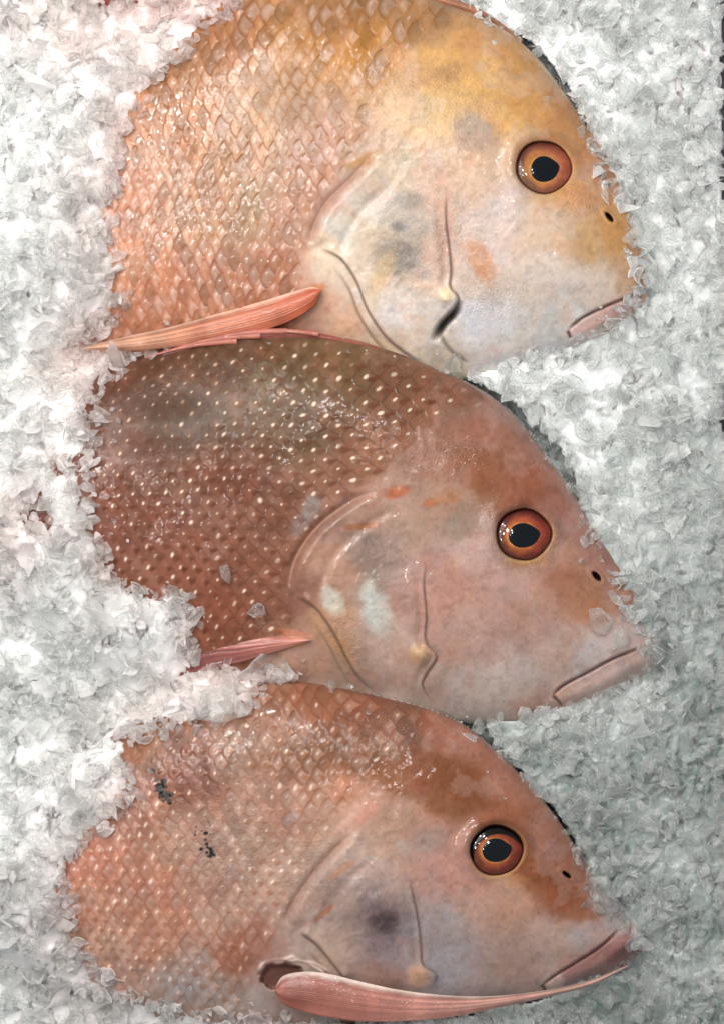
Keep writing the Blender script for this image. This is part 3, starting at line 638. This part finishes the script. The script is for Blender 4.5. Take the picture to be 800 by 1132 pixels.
        shape = 1 + 0.13 * np.exp(-((np.angle(np.exp(1j * (A2 + 0.25)))) / 0.38) ** 2) + 0.025 * np.sin(3 * A2 + 1)
        X2 = px + pa * R2 * shape * np.cos(A2); Y2 = py + pb * R2 * shape * np.sin(A2)
        t2 = np.hypot(X2 - ex, Y2 - ey) / er / eshape(np.arctan2(Y2 - ey, X2 - ex))
        Z2 = sol[0] * (X2 - ex) + sol[1] * (Y2 - ey) + sol[2] - 4.5 + 10.5 * np.sqrt(np.maximum(1 - 0.98 * (t2 / 1.015) ** 2, 0)) + 0.8 * (1 - R2 ** 6) + 0.22
        vid = np.arange(nr2 * na).reshape(nr2, na)
        q2 = np.stack([vid[:-1], vid[1:], np.roll(vid, -1, 1)[1:], np.roll(vid, -1, 1)[:-1]], -1)[1:].reshape(-1, 4)
        tr2 = np.stack([np.zeros(na, int), vid[1], np.roll(vid[1], -1)], -1)
        c2 = np.tile(lin((6, 13, 20)), (nr2 * na, 1))
        pup = mesh_obj('pupil', place(X2, Y2, Z2).reshape(-1, 3), [q2[:, ::-1], tr2[:, ::-1]], M_EYE, eye, c2)
        pup.location = (0, 0, 0)

def fish_top(u, v):
    """height of the fish under photo position (u, v), -1e4 where there is none"""
    u = np.asarray(u, float); v = np.asarray(v, float); r = np.full(u.shape, -1e4)
    for (u0, v0, zr, _) in FISH:
        i = np.round(v - v0).astype(int); j = np.round(u - u0).astype(int)
        ok = (i >= 0) & (j >= 0) & (i < zr.shape[0]) & (j < zr.shape[1])
        x = np.full(u.shape, -1e4); x[ok] = zr[i[ok], j[ok]]
        r = np.maximum(r, x)
    return r

def fin(name, a, b, parent, cols, zoff=5.0, thick=3.0, rays=14, arch=5.0, zfix=None, ns=150, nt=60, sub=None, ragged=0.0, tipz=0.0, rh=0.22):
    """a blade between two edge curves (both run root to tip), with rays along it"""
    A = spline(a, 12); B = spline(b, 12)
    def rs(c, n):
        s = np.concatenate([[0], np.cumsum(np.hypot(*np.diff(c, axis=0).T))]); s /= s[-1]
        x = np.linspace(0, 1, n); return np.stack([np.interp(x, s, c[:, 0]), np.interp(x, s, c[:, 1])], 1)
    A = rs(A, ns); B = rs(B, ns)
    tt = np.linspace(0, 1, nt)
    P = A[:, None] * (1 - tt)[None, :, None] + B[:, None] * tt[None, :, None]
    U, V = P[..., 0], P[..., 1]
    sgrid = np.linspace(0, 1, ns)[:, None] + 0 * U
    T = tt[None] + 0 * U
    if ragged:
        U = U + ragged * sgrid ** 2 * fbm(T * 200, sgrid * 0 + 3, 12, 91, 2)
    if zfix is None:
        zz = fish_top(U, V); zz = np.where(zz < -500, np.nan, zz)
        prof = np.nanmax(zz, axis=1); prof = np.where(np.isnan(prof), np.nanmin(prof), prof)
        k = np.ones(31) / 31; prof = np.convolve(np.pad(prof, 15, mode='edge'), k, 'valid')
        zc = prof[:, None] + zoff + 0 * U
    else:
        zc = np.interp(np.linspace(0, 1, ns), np.linspace(0, 1, len(zfix)), zfix)[:, None] + 0 * U
    wdt = np.hypot(*(A - B).T)[:, None]
    ry = np.sin(T * rays * 2 * np.pi + 2.2 * fbm(sgrid * 30, T * 10, 10, 95, 2) + 2.0 * fbm(T * 40, sgrid * 3, 9, 94, 2)) * (0.6 + 0.8 * fbm(T * 60, sgrid * 12, 8, 96, 2))
    body_ = 1 - (2 * T - 1) ** 2
    zc = zc + arch * body_ + tipz * sgrid
    top = zc + 0.5 * thick * np.sqrt(np.maximum(body_, 0)) + rh * ry * np.minimum(1, wdt / 20) * sstep(0, 0.1, body_)
    bot = zc - 0.5 * thick * np.sqrt(np.maximum(body_, 0))
    n = ns * nt; vid = np.arange(n).reshape(ns, nt)
    q = np.stack([vid[:-1, :-1], vid[1:, :-1], vid[1:, 1:], vid[:-1, 1:]], -1).reshape(-1, 4)
    qb = q[:, ::-1] + n
    ring = np.concatenate([vid[:, 0], vid[-1, 1:], vid[::-1, -1][1:], vid[0, ::-1][1:-1]])
    qr = np.stack([ring, ring + n, np.roll(ring, -1) + n, np.roll(ring, -1)], -1)
    root_c, mid_c, tip_c, edge_c = [lin(c) for c in cols]
    s3 = sgrid[..., None]
    C = np.where(s3 < 0.4, root_c + (mid_c - root_c) * np.clip(s3 / 0.4, 0, 1), mid_c + (tip_c - mid_c) * np.clip((s3 - 0.4) / 0.6, 0, 1))
    em = (sstep(0.62, 0.96, np.abs(2 * T - 1) + 0.1 * fbm(U, V, 14, 97, 2)) * (T < 0.5))[..., None] * 0.8  # highlight along the fin's upper edge painted in
    C = C * (1 - em) + edge_c * em
    C = C * (1 + 0.55 * fbm(T * 90, sgrid * 14, 9, 98, 3)[..., None])
    C = C * (1 + 0.20 * ry[..., None] + 0.32 * fbm(U, V, 22, 99, 3)[..., None])
    C = np.clip(C, 0.004, 0.9).reshape(-1, 3)
    # winding so the upper face looks up
    ar = (A[-1] - A[0]); bd = (B[0] - A[0]) + (B[ns // 2] - A[ns // 2])
    up = ar[0] * bd[1] - ar[1] * bd[0] < 0
    F = [q, qb, qr] if up else [q[:, ::-1], qb[:, ::-1], qr[:, ::-1]]
    vv = np.concatenate([place(U, V, top).reshape(-1, 3), place(U, V, bot).reshape(-1, 3)])
    return mesh_obj(name, vv, F, M_FIN, parent, np.concatenate([C, C]), {'wet': np.full(2 * n, 0.25)})

r1 = thing('fish', place(350, 220, -60), 'golden orange snapper with long pale pink side fin, uppermost of the three large fish', 'fish', 'large fish on the ice')
r2 = thing('fish', place(350, 590, -60), 'dark brown backed snapper with rows of white spots, middle of the three large fish', 'fish', 'large fish on the ice')
r3 = thing('fish', place(330, 950, -60), 'reddish snapper with black specks on its scales and a fin folded forward under its jaw', 'fish', 'large fish on the ice')
r4 = thing('fish', place(150, -70, -60), 'dark pink fish almost hidden by ice, a sliver of belly showing above the golden fish', 'fish', 'large fish on the ice')
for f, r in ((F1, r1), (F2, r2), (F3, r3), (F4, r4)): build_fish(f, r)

# fins
fin('pectoral_fin', [(355, 320), (344, 317), (322, 323), (290, 333), (240, 347), (190, 361), (140, 372), (92, 384)], [(355, 323), (348, 337), (332, 349), (305, 361), (262, 372), (215, 380), (155, 387), (92, 387)], r1,
    [(166, 78, 48), (186, 114, 88), (212, 164, 134), (230, 186, 162)], zfix=[64, 58, 52, 50, 58, 62, 62], thick=2.5, rays=13, arch=6, rh=0.35)
fin('dorsal_fin', [(578, 44), (530, 10), (470, -10), (400, -30), (330, -40)], [(576, 48), (530, 18), (470, -1), (400, -18), (330, -28)], r1,
    [(150, 105, 80), (160, 110, 84), (150, 100, 80), (176, 120, 100)], zfix=[16, 20, 22, 22, 20], thick=2.5, rays=4, arch=2)
df2 = fin('dorsal_fin', [(420, 384), (360, 369), (310, 363), (262, 365), (222, 374), (185, 386), (140, 402)], [(420, 390), (360, 377), (310, 376), (262, 381), (222, 388), (185, 396), (140, 406)], r2,
    [(140, 80, 66), (140, 78, 70), (112, 58, 56), (186, 112, 98)], zoff=6, thick=3, rays=4, arch=3, zfix=[44, 48, 50, 50, 50, 50, 46])
for (x0, y0, x1, y1) in ((318, 366, 214, 379), (288, 371, 186, 387), (262, 377, 160, 396), (352, 369, 262, 371)):
    xs = np.linspace(x0, x1, 40); ys = np.linspace(y0, y1, 40) - 4 * np.sin(np.linspace(0, np.pi, 40))
    a_ = np.linspace(0, 2 * np.pi, 10, endpoint=False); rr_ = 3.2 * (1 - np.linspace(0, 1, 40) ** 1.5) + 0.25
    UU = xs[:, None] + 0 * a_[None]; VV = ys[:, None] + rr_[:, None] * np.cos(a_)[None]; ZZ = 56 + rr_[:, None] * np.sin(a_)[None] + 0 * UU
    vid = np.arange(400).reshape(40, 10)
    q = np.stack([vid[:-1], vid[1:], np.roll(vid, -1, 1)[1:], np.roll(vid, -1, 1)[:-1]], -1).reshape(-1, 4)
    cc = np.tile(lin((176, 108, 92)), (400, 1)) * (1 + 0.25 * fbm(UU, VV, 9, 3, 2).reshape(-1, 1))
    sp_ = mesh_obj('spine', place(UU, VV, ZZ).reshape(-1, 3), q, M_FIN, df2, cc, {'wet': np.full(400, 0.4)}); sp_.location = (0, 0, 0)
fin('pectoral_fin', [(344, 707), (330, 704), (300, 700), (262, 697), (225, 694), (196, 692)], [(344, 708), (330, 713), (300, 722), (262, 733), (225, 741), (196, 748)], r2,
    [(216, 150, 130), (168, 104, 96), (120, 66, 64), (226, 176, 160)], zoff=2, thick=2, tipz=-26, rays=8, arch=6)
fin('pectoral_fin', [(304, 1094), (313, 1079), (338, 1074), (366, 1077), (394, 1084), (440, 1094), (490, 1100), (545, 1101), (600, 1095), (650, 1084), (694, 1066)],
    [(304, 1097), (314, 1110), (338, 1119), (366, 1125), (400, 1129), (445, 1129), (500, 1124), (555, 1113), (610, 1101), (655, 1089), (694, 1069)], r3,
    [(150, 84, 70), (180, 124, 112), (200, 162, 148), (238, 218, 206)], zfix=[58, 62, 60, 54, 50, 48, 46, 44, 42], thick=2.5, rays=22, arch=7, rh=0.45)

# ------------------------------------------------------------------ crushed ice
V1 = [(300, -60), (272, -6), (252, 14), (224, 38), (200, 58), (170, 86), (156, 112), (140, 142), (130, 172), (122, 210), (120, 255), (128, 300), (132, 335), (100, 376), (94, 386), (160, 390), (300, 390), (420, 410),
      (500, 418), (545, 410), (600, 392), (628, 380), (660, 364), (700, 332), (700, 318), (694, 285), (694, 250), (676, 220), (668, 190), (655, 162), (648, 138), (625, 100), (590, 56), (545, 20), (490, -4), (440, -60)]
V2 = [(150, 396), (116, 414), (106, 440), (98, 490), (92, 540), (94, 576), (112, 604), (122, 640), (160, 656), (204, 664), (218, 690), (215, 730), (250, 738), (320, 750), (420, 790), (520, 806), (560, 796), (604, 790), (650, 774), (690, 758), (716, 736),
      (714, 712), (700, 690), (684, 664), (674, 634), (650, 600), (642, 566), (640, 545), (606, 500), (572, 458), (530, 424), (480, 400), (430, 380), (380, 364), (320, 358), (250, 362), (190, 380)]
V3 = [(320, 744), (282, 770), (270, 792), (235, 800), (160, 812), (140, 832), (146, 858), (142, 880), (128, 892), (120, 916), (96, 926), (76, 956), (72, 1000), (88, 1046), (116, 1084), (170, 1108), (240, 1122), (320, 1128), (400, 1131), (500, 1126), (610, 1102), (694, 1070), (706, 1050),
      (706, 1036), (690, 1018), (664, 1008), (648, 985), (646, 955), (636, 926), (612, 892), (585, 862), (550, 826), (510, 795), (470, 778), (410, 764), (350, 752)]
SLOT = [[(575, 36), (600, 58), (622, 86), (640, 114), (653, 144), (656, 156), (640, 150), (600, 96), (560, 40)],
        [(500, 414), (540, 431), (574, 446), (600, 470), (622, 500), (634, 522), (640, 552), (628, 548), (590, 500), (540, 440), (490, 420)],
        [(500, 796), (528, 800), (540, 806), (550, 826), (566, 846), (580, 862), (560, 850), (530, 826)]]
GAP = [[(34, 548), (52, 556), (54, 580), (40, 588), (32, 570)], [(58, 506), (74, 508), (72, 520), (60, 518)], [(94, -30), (148, -30), (146, 4), (120, 9), (98, 6)],
       [(795, -200), (900, -200), (900, 226), (798, 222), (794, 190), (797, 150), (792, 100), (796, 40)], [(799, 428), (900, 424), (900, 494), (798, 488), (795, 460)]]
RU0, RU1, RV0, RV1, RS = -160, 850, -160, 1300, 2
gu, gv = np.meshgrid(np.arange(RU0, RU1 + 1, RS), np.arange(RV0, RV1 + 1, RS))
gu = gu.astype(float); gv = gv.astype(float)
def poly_sd(u, v, p): return seg_dist(u, v, p, True)[0] * np.where(inside(u, v, p), 1, -1)
wob_u = gu + 7 * fbm(gu, gv, 26, 201, 3, 0.6); wob_v = gv + 7 * fbm(gu, gv, 26, 205, 3, 0.6)
no = np.full(gu.shape, -1e9)
for p in (V1, V2, V3): no = np.maximum(no, poly_sd(wob_u, wob_v, np.array(p, float)))
for p in SLOT + GAP: no = np.maximum(no, poly_sd(gu + 0.5 * (wob_u - gu), gv + 0.5 * (wob_v - gv), np.array(p, float)))
s_ice = -no                                                     # > 0 under ice
FT = fish_top(gu, gv)
has = FT > -500
FTs = np.where(has, FT, -60.0)
FTb = blur(FTs, 5)
level = 22 + 9 * fbm(gu, gv, 120, 211, 3) - 10 * sstep(500, 760, gu) + 8 * sstep(200, 0, gu)
cover = 4 + 24 * (1 - np.exp(-np.maximum(s_ice, 0) / 26))
zice = np.maximum(level, np.maximum(FTs, FTb) + cover)
zice = np.where(has & (s_ice > 0), zice, np.maximum(level, FTb + 6))
zs = blur(zice, 3); zice = np.maximum(zs, np.where(has, FTs + cover * 0.6, -60)); 
def shards(u, v, cell, seed, tilt, step):
    """broken plates: every cell is its own tilted facet"""
    x = u / cell + 0.35 * fbm(u, v, cell * 1.1, seed + 5, 2); y = v / cell + 0.35 * fbm(u, v, cell * 1.1, seed + 9, 2)
    xi = np.floor(x); yi = np.floor(y); bd = np.full(u.shape, 9e9); H = np.zeros(u.shape)
    def hsh(a, b, k):
        q = np.sin(a * 127.1 + b * 311.7 + k * 74.7 + seed) * 43758.5453; return q - np.floor(q)
    for dy in (-1, 0, 1):
        for dx in (-1, 0, 1):
            a = xi + dx; b = yi + dy
            px = a + 0.1 + 0.8 * hsh(a, b, 1); py = b + 0.1 + 0.8 * hsh(a, b, 2)
            d2 = (x - px) ** 2 + (y - py) ** 2
            h = step * (hsh(a, b, 3) - 0.5) + tilt * ((x - px) * (hsh(a, b, 4) - 0.5) + (y - py) * (hsh(a, b, 5) - 0.5))
            m = d2 < bd; bd = np.where(m, d2, bd); H = np.where(m, h, H)
    return H
lump = 4 * fbm(gu, gv, 30, 221, 3, 0.6) + shards(gu, gv, 17, 3, 6, 4) + shards(gu, gv, 9, 8, 3, 2)
zbed = np.where(s_ice > 0, zice - 9 + lump * sstep(0, 14, s_ice), np.where(has, FTs - 14, -44 + 1.2 * lump))
zflake = np.where((s_ice < 0) & ~has, zbed + 5, zice)
pink_cast = np.clip(np.exp(-np.maximum(s_ice, 0) / 50.0) * 0.75 + 0.6 * np.exp(-((gu - 170) / 130) ** 2 - ((gv - 10) / 80) ** 2), 0, 1) * (0.7 + 0.6 * fbm(gu, gv, 70, 241, 2))  # pink light scattered off the fish, painted into the ice at left
pink_cast = pink_cast * sstep(460, 300, gu)
clear = np.clip(sstep(230, 780, gv * 0.75 + (gu - 560) * 0.7) * sstep(470, 560, gu) * (0.8 + 0.5 * fbm(gu, gv, 60, 231, 3)), 0, 1)  # wet clear ice at lower right, with the light's falloff painted in
def gsample(G, u, v):
    i = np.clip(np.round((v - RV0) / RS).astype(int), 0, G.shape[0] - 1); j = np.clip(np.round((u - RU0) / RS).astype(int), 0, G.shape[1] - 1)
    return G[i, j]
GY, GX = np.gradient(blur(zice, 4), RS)

def flake(r, el, thick, curl, rnd, nrim=18, jag=0.28):
    """one chip of ice as a closed thin shell with a rounded, broken rim; returns verts (local), tri faces, quad faces"""
    nc = rnd.integers(5, 8)                      # broken corners joined by nearly straight edges
    ca = np.sort((np.arange(nc) + rnd.uniform(-0.36, 0.36, nc)) * 2 * np.pi / nc); cr = (1 + 1.1 * jag * rnd.normal(size=nc)).clip(0.45, 1.6)
    cx, cy = np.append(cr * np.cos(ca), cr[0] * np.cos(ca[0])), np.append(cr * np.sin(ca), cr[0] * np.sin(ca[0]))
    cl = np.concatenate([[0], np.cumsum(np.hypot(np.diff(cx), np.diff(cy)))]); q = np.linspace(0, cl[-1], nrim, endpoint=False)
    ex, ey = np.interp(q, cl, cx), np.interp(q, cl, cy)
    a = np.arctan2(ey, ex); rad = r * np.hypot(ex, ey) * (1 + 0.06 * rnd.normal(size=nrim))
    x = rad * np.cos(a) * el; y = rad * np.sin(a) / el
    c1, c2, c3 = rnd.normal(size=3) * curl / r
    p1, p2 = rnd.uniform(0, 6.28, 2); kx, ky = rnd.normal(size=2) * 2.2 / r; am = 0.09 * r
    def zz(x, y): return c1 * x * x * 0.5 + c2 * x * y + c3 * y * y * 0.5 + am * np.sin(kx * x + ky * y + p1)
    tvar = thick * rnd.uniform(0.7, 1.3)
    rings = []
    for (k, h) in ((0.35, 0.5), (0.68, 0.46), (0.95, 0.36), (1.0, 0.0), (0.95, -0.36), (0.68, -0.46), (0.35, -0.5)):
        n_ = rnd.normal(size=nrim) * 0.045 * r if k < 0.95 else 0
        rings.append(np.stack([x * k, y * k, zz(x * k, y * k) + h * tvar + n_], 1))
    z0 = zz(0.0, 0.0); nr = len(rings)
    v = np.concatenate([[[0, 0, z0 + 0.5 * tvar]]] + rings + [[[0, 0, z0 - 0.5 * tvar]]])
    i = np.arange(nrim); j = (i + 1) % nrim
    tri = [np.stack([np.zeros(nrim, int), 1 + i, 1 + j], 1)]
    e = 1 + nr * nrim; o = 1 + (nr - 1) * nrim
    tri.append(np.stack([np.full(nrim, e), o + j, o + i], 1))
    qs = [np.stack([1 + k * nrim + i, 1 + (k + 1) * nrim + i, 1 + (k + 1) * nrim + j, 1 + k * nrim + j], 1) for k in range(nr - 1)]
    return v, np.concatenate(tri), np.concatenate(qs), np.clip((rnd.uniform(0.2, 0.6) if rnd.random() < 0.22 else rnd.uniform(0.0, 0.14)) + RIMV[nrim] * (0.1 + 0.75 * rnd.random() ** 2) * (1 + 0.4 * rnd.normal(size=len(v))).clip(0, 2), 0, 1)

RIMV = {n: np.concatenate([[0], np.repeat([0, 0.0, 0.35, 1.0, 0.35, 0.0, 0], n), [0]]) for n in (12, 13, 18)}

def rot_to(nrm, spin):
    n = np.array(nrm) / np.linalg.norm(nrm)
    t = np.array([math.cos(spin), math.sin(spin), 0.0]); t = t - n * t.dot(n); t /= np.linalg.norm(t)
    b = np.cross(n, t)
    return np.stack([t, b, n], 1)

V_, T_, Q_, SM_T, SM_Q, RIM_, ST_ = [], [], [], [], [], [], []
nv_ = 0
def scatter(count, r_lo, r_hi, power, tilt, zlo, zhi, smin, rnd, smax=1e9):
    global nv_
    made = 0; tries = 0
    while made < count and tries < count * 60:
        tries += 1
        u = rnd.uniform(RU0 + 10, RU1 - 8); v = rnd.uniform(RV0 + 10, RV1 - 10)
        s = gsample(s_ice, u, v)
        r = r_lo + (r_hi - r_lo) * rnd.random() ** power
        if s < smin + (0.25 * r if smin >= 0 else 0) or s > smax: continue
        if s < 0 and min(math.hypot(u - q_[0], v - q_[1]) for q_ in (F1['nostril'], F2['nostril'], F3['nostril'])) < 18: continue
        if smin < 0 and s < 0 and (gsample(FT, u, v) < -500) != slot_only: continue
        if s < 14: r = min(r, 9)
        z = gsample(zflake, u, v) + rnd.uniform(zlo, zhi)
        gx_, gy_ = gsample(GX, u, v), gsample(GY, u, v)
        nrm = np.array([-gx_ * 0.7, gy_ * 0.7, 1.0]) + np.array([*(rnd.normal(size=2) * tilt), 0])
        fv, ft, fq, fr = flake(r, rnd.uniform(1.0, 1.45), rnd.uniform(1.6, 4.5) * min(1, r / 10), rnd.uniform(0.2, 1.5), rnd, 18 if r > 9 else 12, rnd.uniform(0.12, 0.34))
        R = rot_to(nrm, rnd.uniform(0, 6.283))
        w = fv @ R.T
        P = place(u, v, z) + w * S
        RIM_.append(fr * (1 - 0.8 * gsample(clear, u, v))); ST_.append(np.full(len(fv), gsample(pink_cast, u, v))); V_.append(P); T_.append(ft + nv_); Q_.append(fq + nv_); nv_ += len(fv)
        sm = rnd.random() < 0.6
        SM_T.append(np.full(len(ft), sm)); SM_Q.append(np.full(len(fq), sm))
        made += 1
rf = np.random.default_rng(3); slot_only = False
scatter(700, 10, 22, 2.0, 0.30, -8, -2, 0, rf)
scatter(4600, 5, 14, 1.5, 0.50, -5, 4, 0, rf)
scatter(4800, 2, 6.5, 1.0, 0.65, -3, 5, 0, rf)
scatter(760, 3, 11, 1.3, 0.25, -3, 1, -7, rf, 6)
scatter(110, 1.2, 4, 1.0, 0.2, -4, -2, -30, rf, -7)
slot_only = True
scatter(420, 4, 13, 1.4, 0.35, -3, 3, -60, rf, -1)
# the packed ice under the loose flakes, same object
hh, ww = gu.shape; vid = np.arange(hh * ww).reshape(hh, ww) + nv_
bedq = np.stack([vid[1:, :-1], vid[1:, 1:], vid[:-1, 1:], vid[:-1, :-1]], -1).reshape(-1, 4)
V_.append(place(gu, gv, zbed).reshape(-1, 3)); RIM_.append(np.where(s_ice < 0, 0.4 + 0.5 * clear, clear).ravel()); ST_.append(pink_cast.ravel()); Q_.append(bedq); SM_Q.append(np.ones(len(bedq), bool)); nv_ += hh * ww  # bed in the slots coloured darker to paint their shade
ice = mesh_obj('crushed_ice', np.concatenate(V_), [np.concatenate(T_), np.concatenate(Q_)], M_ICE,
               smooth=np.concatenate(SM_T + SM_Q), extra={'rim': np.concatenate(RIM_), 'pink_cast': np.concatenate(ST_)})
ice.data.materials.append(M_BED)
mi = np.zeros(len(ice.data.polygons), np.int32); mi[-len(bedq):] = 1
ice.data.polygons.foreach_set('material_index', mi)
tag(ice, 'white to grey green crushed ice heaped round and over the fish', 'ice', kind='stuff')

# single clear pieces lying on the fish
CHIPS = [
    (659, 690, 15, 1.35, 100, 'clear pointed ice shard hanging over the nose of the white spotted fish'),
    (686, 706, 12, 1.7, 96, 'long clear ice finger beside the upper lip of the white spotted fish'),
    (303, 737, 24, 1.5, -25, 'large flat clear ice plate across the side fin base of the white spotted fish'),
    (246, 786, 22, 1.15, 20, 'clear curled ice plate at the back of the fish with black specks'),
    (72, 566, 15, 1.5, 5, 'small oval clear ice pebble beside the dark red gap in the ice'),
    (103, 604, 15, 1.3, 60, 'rounded clear ice lobe over the tail end of the white spotted fish'),
    (248, 630, 6.5, 2.2, 65, 'thin clear ice sliver standing on the scales of the white spotted fish'),
    (286, 674, 9, 1.2, 20, 'brownish looking clear ice pebble at the lower edge of the white spotted scales'),
    (504, 404, 9, 1.6, -60, 'small pale ice splinter under the throat of the golden fish'),
    (668, 1000, 13, 1.2, 30, 'clear ice cluster piece on the nose of the fish with black specks')]
rc = np.random.default_rng(12)
for (u, v, r, el, ang, lab) in CHIPS:
    z = float(max(fish_top(np.array([u]), np.array([v]))[0], gsample(zflake, np.array([u]), np.array([v]))[0] if gsample(s_ice, np.array([u]), np.array([v]))[0] > 0 else -50)) + 6
    fv, ft, fq, fr = flake(r * 1.1, math.sqrt(el), 5.5, 0.5, rc, 18, 0.26)
    R = rot_to((rc.normal() * 0.12, rc.normal() * 0.12, 1), math.radians(-ang))
    base = place(u, v, z)
    o = mesh_obj('ice_chip', (fv @ R.T) * S, [ft, fq], M_ICE, extra={'rim': np.clip((fr - fr[0]) * 0.8, 0, 1)})
    o.location = tuple(base); tag(o, lab, 'ice chip', 'clear ice chips lying on the fish')

# ------------------------------------------------------------------ tray
def box(x0, x1, y0, y1, z0, z1, bev=0.0):
    v = np.array([(x, y, z) for z in (z0, z1) for y in (y0, y1) for x in (x0, x1)], float)
    f = np.array([(0, 2, 3, 1), (4, 5, 7, 6), (0, 1, 5, 4), (2, 6, 7, 3), (0, 4, 6, 2), (1, 3, 7, 5)])
    return v, f
tray = thing('display_tray', (0, 0, -0.075), 'black display tray holding the ice, its dark rim showing along the right side', 'tray')
X0, X1, Y0, Y1 = (-170 - 400) * S, (785 - 400) * S, (566 - 1310) * S, (566 + 170) * S
for nm, args in (('base', (X0, X1 + 0.036, Y0, Y1, -0.085, -0.075)), ('rim', (X1, X1 + 0.036, Y0, Y1, -0.0748, -0.009)), ('rim', (X0 - 0.012, X0, Y0, Y1, -0.0748, 0.012)),
                 ('rim', (X0, X1, Y1, Y1 + 0.012, -0.0748, 0.012)), ('rim', (X0, X1, Y0 - 0.012, Y0, -0.0748, 0.012))):
    vv, ff = box(*args); o = mesh_obj(nm, vv, ff, M_TRAY, tray, smooth=False)
    bv = o.modifiers.new('bevel', 'BEVEL'); bv.width = 0.002; bv.segments = 2

# ------------------------------------------------------------------ light and camera
w = bpy.data.worlds.new('World'); SC.world = w; w.use_nodes = True
w.node_tree.nodes['Background'].inputs[0].default_value = (0.92, 0.97, 1.0, 1); w.node_tree.nodes['Background'].inputs[1].default_value = 0.26
def lamp(name, loc, target, size, power, col):
    d = bpy.data.lights.new(name, 'AREA'); d.shape = 'RECTANGLE'; d.size = size[0]; d.size_y = size[1]; d.energy = power; d.color = col
    o = bpy.data.objects.new(name, d); COL.objects.link(o); o.location = loc
    from mathutils import Vector
    o.rotation_euler = (Vector(target) - Vector(loc)).to_track_quat('-Z', 'Y').to_euler()
    return o
lamp('counter_lamp', (-0.34, 0.32, 0.80), (-0.06, 0.04, 0), (0.8, 0.6), 4.9, (1.0, 0.965, 0.945))
for (lx, ly, lz, pw) in ((-0.20, 0.52, 0.80, 1.5), (0.06, 0.42, 0.95, 1.3), (-0.36, 0.20, 0.85, 1.5), (0.22, 0.26, 1.05, 1.0), (-0.28, -0.10, 1.0, 0.9), (-0.04, 0.16, 1.22, 0.8)):
    lamp('counter_lamp', (lx, ly, lz), (0, 0, 0), (0.07, 0.05), pw * 1.2, (1.0, 0.96, 0.93))

cd = bpy.data.cameras.new('camera'); cam = bpy.data.objects.new('camera', cd); COL.objects.link(cam)
cam.location = (0, 0, CAM_H); cam.rotation_euler = (0, 0, 0)
cd.sensor_fit = 'VERTICAL'; cd.sensor_height = 24.0
cd.angle_y = 2 * math.atan(566 * S / CAM_H)
cd.clip_start = 0.01; cd.clip_end = 20
SC.camera = cam
SC.view_settings.view_transform = 'Standard'; SC.view_settings.look = 'None'; SC.view_settings.exposure = 0; SC.view_settings.gamma = 1
SC.view_settings.use_curve_mapping = False
SC.cycles.use_denoising = True; SC.cycles.use_adaptive_sampling = True; SC.cycles.adaptive_threshold = 0.03; SC.cycles.adaptive_min_samples = 24
SC.cycles.transparent_max_bounces = 48
SC.cycles.max_bounces = 18; SC.cycles.transmission_bounces = 16; SC.cycles.diffuse_bounces = 5
